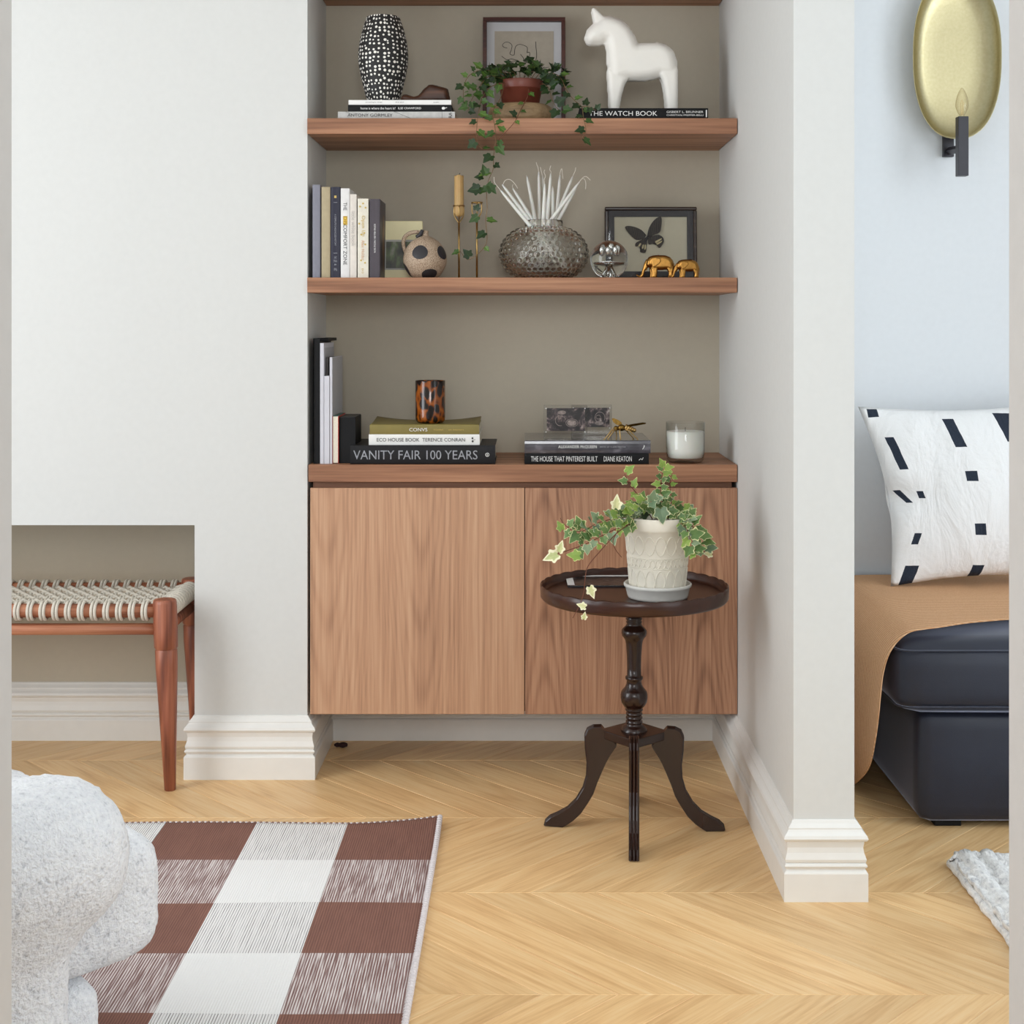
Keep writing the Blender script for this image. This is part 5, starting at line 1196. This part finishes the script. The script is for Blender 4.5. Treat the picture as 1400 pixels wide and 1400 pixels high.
for (x, z_, yf) in path:
    yb = 3.77; row = []
    for j in range(NB+1):
        v = j/NB; y = yf+(yb-yf)*v
        wob = 0.004*math.sin(26*y+3*z_)*(1 if z_ < 0.34 else 0.25)
        zb_ = 0.006*max(0, 1-abs(v-0.5)*2) if z_ > 0.435 else 0
        row.append(bm.verts.new((x-1.15+wob*(z_ < 0.34), y-3.5, z_+zb_+(wob if z_ > 0.435 else 0))))
    rows.append(row)
for a, b in zip(rows, rows[1:]):
    for j in range(NB): bm.faces.new((a[j], a[j+1], b[j+1], b[j]))
bmesh.ops.recalc_face_normals(bm, faces=bm.faces)
th = obj('throw_blanket', bm, tw.m, None, True, (1.15, 3.5, 0.0)); m = th.modifiers.new('s', 'SOLIDIFY'); m.thickness = 0.006; m.offset = 0
m = th.modifiers.new('sub', 'SUBSURF'); m.levels = 1; m.render_levels = 2
tag(th, 'peach ribbed throw draped over the end of the navy daybed', 'throw')
# printed cushion
kp = 4.375*F/3.62; cu = lambda a, b: ((a-730)/kp, (1185-b)/kp)
pm = NT('white_linen_print'); tc = pm.n('ShaderNodeTexCoord'); sp = pm.n('ShaderNodeSeparateXYZ'); 
wob = pm.n('ShaderNodeTexNoise'); wob.inputs['Scale'].default_value = 24; pm.l(tc.outputs['Object'], wob.inputs['Vector'])
va = pm.n('ShaderNodeVectorMath', operation='MULTIPLY_ADD'); pm.l(wob.outputs['Color'], va.inputs[0]); va.inputs[1].default_value = (0.004, 0.004, 0.004); pm.l(tc.outputs['Object'], va.inputs[2]); pm.l(va.outputs[0], sp.inputs[0])
PXo, PZo = sp.outputs[0], sp.outputs[2]; acc = None
for (cx_, cy_, w_, h_, sh_) in ((142,158,62,52,8),(257,408,48,196,70),(600,290,66,176,54),(935,255,120,180,56),(668,552,68,60,6),(978,530,60,62,8),(287,662,36,78,70),(382,655,36,42,14),(345,912,38,64,-22),(703,860,66,66,6),(300,1125,76,118,-40),(690,1108,68,90,-22),(1100,480,70,66,8),(1130,800,66,180,20),(1230,230,66,70,10),(960,980,66,66,-8)):
    x0, z0 = cu(cx_, cy_)
    dz_ = pm.math('SUBTRACT', PZo, z0); dx_ = pm.math('ADD', pm.math('SUBTRACT', PXo, x0), pm.math('MULTIPLY', dz_, sh_/h_))
    f = pm.math('MULTIPLY', pm.math('LESS_THAN', pm.math('ABSOLUTE', dx_), w_/2/kp), pm.math('LESS_THAN', pm.math('ABSOLUTE', dz_), h_/2/kp))
    acc = f if acc is None else pm.math('MAXIMUM', acc, f)
ln = pm.noise(pm.co(), 420, 3, 0.6); wr = pm.noise(pm.co((1, 1, 0.45)), 11, 4, 0.55, dist=0.6)
pm.base(pm.mix(acc, pm.mix(ln, srgb(234, 233, 232), srgb(246, 246, 246)), pm.mix(ln, srgb(14, 20, 32), srgb(40, 52, 72)))); pm.set(Roughness=0.85)
pm.bump(pm.math('ADD', pm.math('MULTIPLY', wr, 1.0), pm.math('MULTIPLY', ln, 0.03)), 0.55, 0.03)
TL, TR, BLc, BR = cu(55,120), cu(1400,70), cu(195,1190), cu(1330,1150)
bm = B(); N = 44; grids = []
for sgn in (-1, 1):
    g = []
    for j in range(N+1):
        v = j/N; g.append([])
        for i in range(N+1):
            u = i/N
            x = (TL[0]*(1-u)+TR[0]*u)*(1-v)+(BLc[0]*(1-u)+BR[0]*u)*v; z_ = (TL[1]*(1-u)+TR[1]*u)*(1-v)+(BLc[1]*(1-u)+BR[1]*u)*v
            pu, pv = math.sin(PI*u), math.sin(PI*v)
            x += 0.035*pv*(1-2*u)*abs(1-2*u)**3; z_ += 0.020*pu*(-(1-2*v))*abs(1-2*v)**3
            th_ = 0.075*(max(pu, 0)**0.55)*(max(pv, 0)**0.55)
            cr = 0.012*math.sin(9*u+5*v)*pu*pv*math.exp(-((u-0.22)/0.16)**2)-0.022*math.exp(-((u-0.05)/0.16)**2-((v-0.52)/0.07)**2)
            g[-1].append(bm.verts.new((x, sgn*(th_+(cr if sgn < 0 else 0)), z_)))
    grids.append(g)
for q_, g in enumerate(grids):
    for j in range(N):
        for i in range(N):
            f = (g[j][i], g[j+1][i], g[j+1][i+1], g[j][i+1]); bm.faces.new(f if q_ == 0 else f[::-1])
bmesh.ops.remove_doubles(bm, verts=bm.verts, dist=1e-5)
pl = thing('cushion', 'white linen cushion with black printed bars, propped on the daybed', 'cushion', (*P(1169+730/4.375, 0, 3.60).to_2d(), 0.442), (math.radians(-12), 0, 0)); pl.location.y = 3.565; pl.location.z = 0.449
obj('cushion_cover', bm, pm.m, pl, True)
# sconce
YS = 3.75; ks = 5.383*F/YS
sc_ = thing('wall_sconce', 'brass oval dish wall sconce with black candle arm', 'sconce', (*P(1307, 0, YS).to_2d(), P(0, 78, YS).z))
sc_.location.y = YR
SB = NT('hammered_brass'); nb_ = SB.noise(SB.co(), 130, 3); SB.base(SB.mix(nb_, srgb(178, 166, 126), srgb(196, 186, 150))); SB.set(Metallic=1.0, Roughness=0.36); SB.bump(nb_, 0.12, 0.002)
bm = B(); rings = []
A_, C_ = 0.1185, 0.221
def sup(a, k, y):
    ca, sa = math.cos(a), math.sin(a); e = 0.86
    return (A_*k*math.copysign(abs(ca)**e, ca), y, C_*k*math.copysign(abs(sa)**e, sa))
for (k, y) in ((0.02,-0.022),(0.4,-0.0225),(0.66,-0.024),(0.80,-0.029),(0.90,-0.039),(0.97,-0.053),(1.0,-0.062),(1.008,-0.0625),(1.008,-0.060),(0.975,-0.049),(0.90,-0.034),(0.80,-0.024),(0.4,-0.0185),(0.02,-0.018)):
    rings.append([bm.verts.new(sup(2*PI*i/64, k, y)) for i in range(64)])
for a, b in zip(rings, rings[1:]):
    for i in range(64): bm.faces.new((a[i], a[(i+1)%64], b[(i+1)%64], b[i]))
bm.faces.new(rings[0]); bm.faces.new(rings[-1][::-1]); bmesh.ops.recalc_face_normals(bm, faces=bm.faces)
obj('dish', bm, SB.m, sc_, True)
BK = plain('black_bronze', srgb(42, 40, 48), 0.4)
sx = lambda px, Y: P(px, 0, Y).x-sc_.location.x
sz_ = lambda py, Y: P(0, py, Y).z-sc_.location.z
o = obj('wall_bracket', bx(sx(1291,3.78), sx(1305,3.78), -0.016, 0.0, sz_(214,3.78), sz_(150,3.78)), BK, sc_); bevel(o, 0.001)
bm = B(); ya = -0.022; yb = -0.115
a0 = (sx(1298,3.78), -0.010, sz_(206,3.78)); a1 = (sx(1315,3.69), yb, sz_(203,3.69))
tube(bm, [a0, a1], 0.0105, 4); obj('arm', bm, BK, sc_)
xc = sx(1315, 3.68); o = obj('candle_tube', bx(xc-0.0135, xc+0.0135, -0.135, -0.108, sz_(241,3.68), sz_(160,3.68)), BK, sc_); bevel(o, 0.001)
zb_ = sz_(160, 3.68)
bp = [(0.006,0),(0.0065,0.004),(0.0115,0.012),(0.0165,0.026),(0.0170,0.034),(0.0145,0.050),(0.0095,0.064),(0.004,0.074),(0.001,0.077)]
bp = [(p.x, p.z) for p in smoothline([(r, 0, z) for r, z in bp], 3)]
o = obj('bulb', lathe(B(), bp, 24), thin_glass('bulb_glass', (0.98,0.97,0.94,1), (0.60,0.54,0.42,1)), sc_, True); o.location = (xc, -0.1215, zb_)
o = obj('filament', tube(B(), [(-0.002,0,0.004),(-0.003,0,0.038),(0,0,0.046),(0.003,0,0.038),(0.002,0,0.004)], 0.0006, 5), BRASS, sc_); o.location = (xc, -0.1215, zb_)
# pale chunky rug
kr = NT('chunky_wool'); n1 = kr.noise(kr.co(), 70, 3, 0.6); n2 = kr.noise(kr.co((1, 0.3, 1)), 160, 3, 0.6)
kr.base(kr.ramp(kr.math('MULTIPLY_ADD', n1, 0.6, kr.math('MULTIPLY', n2, 0.4)), [(0.32, srgb(176,176,180)), (0.44, srgb(222,221,220)), (0.6, srgb(244,243,241))])); kr.set(Roughness=1.0); kr.bump(n2, 1.0, 0.006)
wr_ = thing('wool_rug', 'chunky pale grey wool rug with thick rolled edge near the daybed', 'rug', (0.862, 2.868, 0))
RW2, RD2 = 1.6, 1.6
bm = B(); n_ = 70; gv = []
for j in range(n_+1):
    gv.append([])
    for i in range(n_+1):
        x = RW2*(i/n_)**1.6; y = -RD2*(j/n_)**1.6
        gv[-1].append(bm.verts.new((x+0.01, y-0.01, 0.016+0.005*math.sin(x*170+3*math.sin(y*60))*math.cos(y*26)+0.003*math.sin(y*230+x*50))))
for j in range(n_):
    for i in range(n_): bm.faces.new((gv[j][i], gv[j+1][i], gv[j+1][i+1], gv[j][i+1]))
o = obj('pile', bm, kr.m, wr_, True); m = o.modifiers.new('s', 'SOLIDIFY'); m.thickness = 0.014; m.offset = 1
rr = random.Random(3)
def lumpy(name, pts, r):
    line = smoothline(pts, 1); rs = [r*rr.uniform(0.86, 1.12) for _ in line]
    obj(name, tube(B(), line, rs, 12), kr.m, wr_, True)
lumpy('rolled_edge', [(0.040+0.003*rr.uniform(-1,1), -0.012-k*0.02, 0.021) for k in range(78)], 0.020)
lumpy('braid', [(0.082+0.003*rr.uniform(-1,1), -0.012-k*0.02, 0.024) for k in range(78)], 0.018)
lumpy('flat_edge', [(0.012+0.002*rr.uniform(-1,1), -0.008-k*0.02, 0.010) for k in range(78)], 0.0098)
lumpy('rolled_end', [(0.02+k*0.02, -0.012+0.004*rr.uniform(-1,1), 0.018) for k in range(78)], 0.0165)
# scrap in the shadow under the cabinet
bm = B(); ellipsoid(bm, (0,0,0.007), (0.014,0.008,0.007), 10, 7); ellipsoid(bm, (-0.016,0.004,0.006), (0.007,0.005,0.006), 8, 6)
for v in bm.verts: v.co += Vector((math.sin(v.co.x*900), math.cos(v.co.y*800), 0))*0.0012
sp_ = obj('fluff_scrap', bm, plain('dark_scrap', srgb(46, 20, 20), 0.9, 0.3, 200), smooth=True); g = P(469, 1020, 2128/(1022-CY)); sp_.location = (g.x, g.y, 0)
tag(sp_, 'tiny dark red scrap lying on the floor under the cabinet', 'scrap')

# pieces that belong to one part of a thing hang under that part
HOST = {'lettering': 'spine', 'emblem': 'spine', 'gold_dot': 'spine', 'printed_line': 'spine', 'highlight': 'spine', 'soil': 'pot', 'relief_band': 'pot', 'relief_ring': 'pot',
        'photo': 'photo_border', 'tusk': 'body', 'seam': 'seat_cushion', 'wing_spot': 'wing', 'drawn_line': 'drawing_paper', 'scan_outline': 'scan_print'}
plainname = lambda o: o.name.split('.')[0]
for root in [o for o in bpy.data.objects if o.parent is None and o.type == 'EMPTY']:
    kids = list(root.children); by = {}
    for k in kids: by.setdefault(plainname(k), k)
    for k in kids:
        h = by.get(HOST.get(plainname(k), ''))
        if h is not None and h is not k and h.matrix_basis == Matrix.Identity(4): k.parent = h
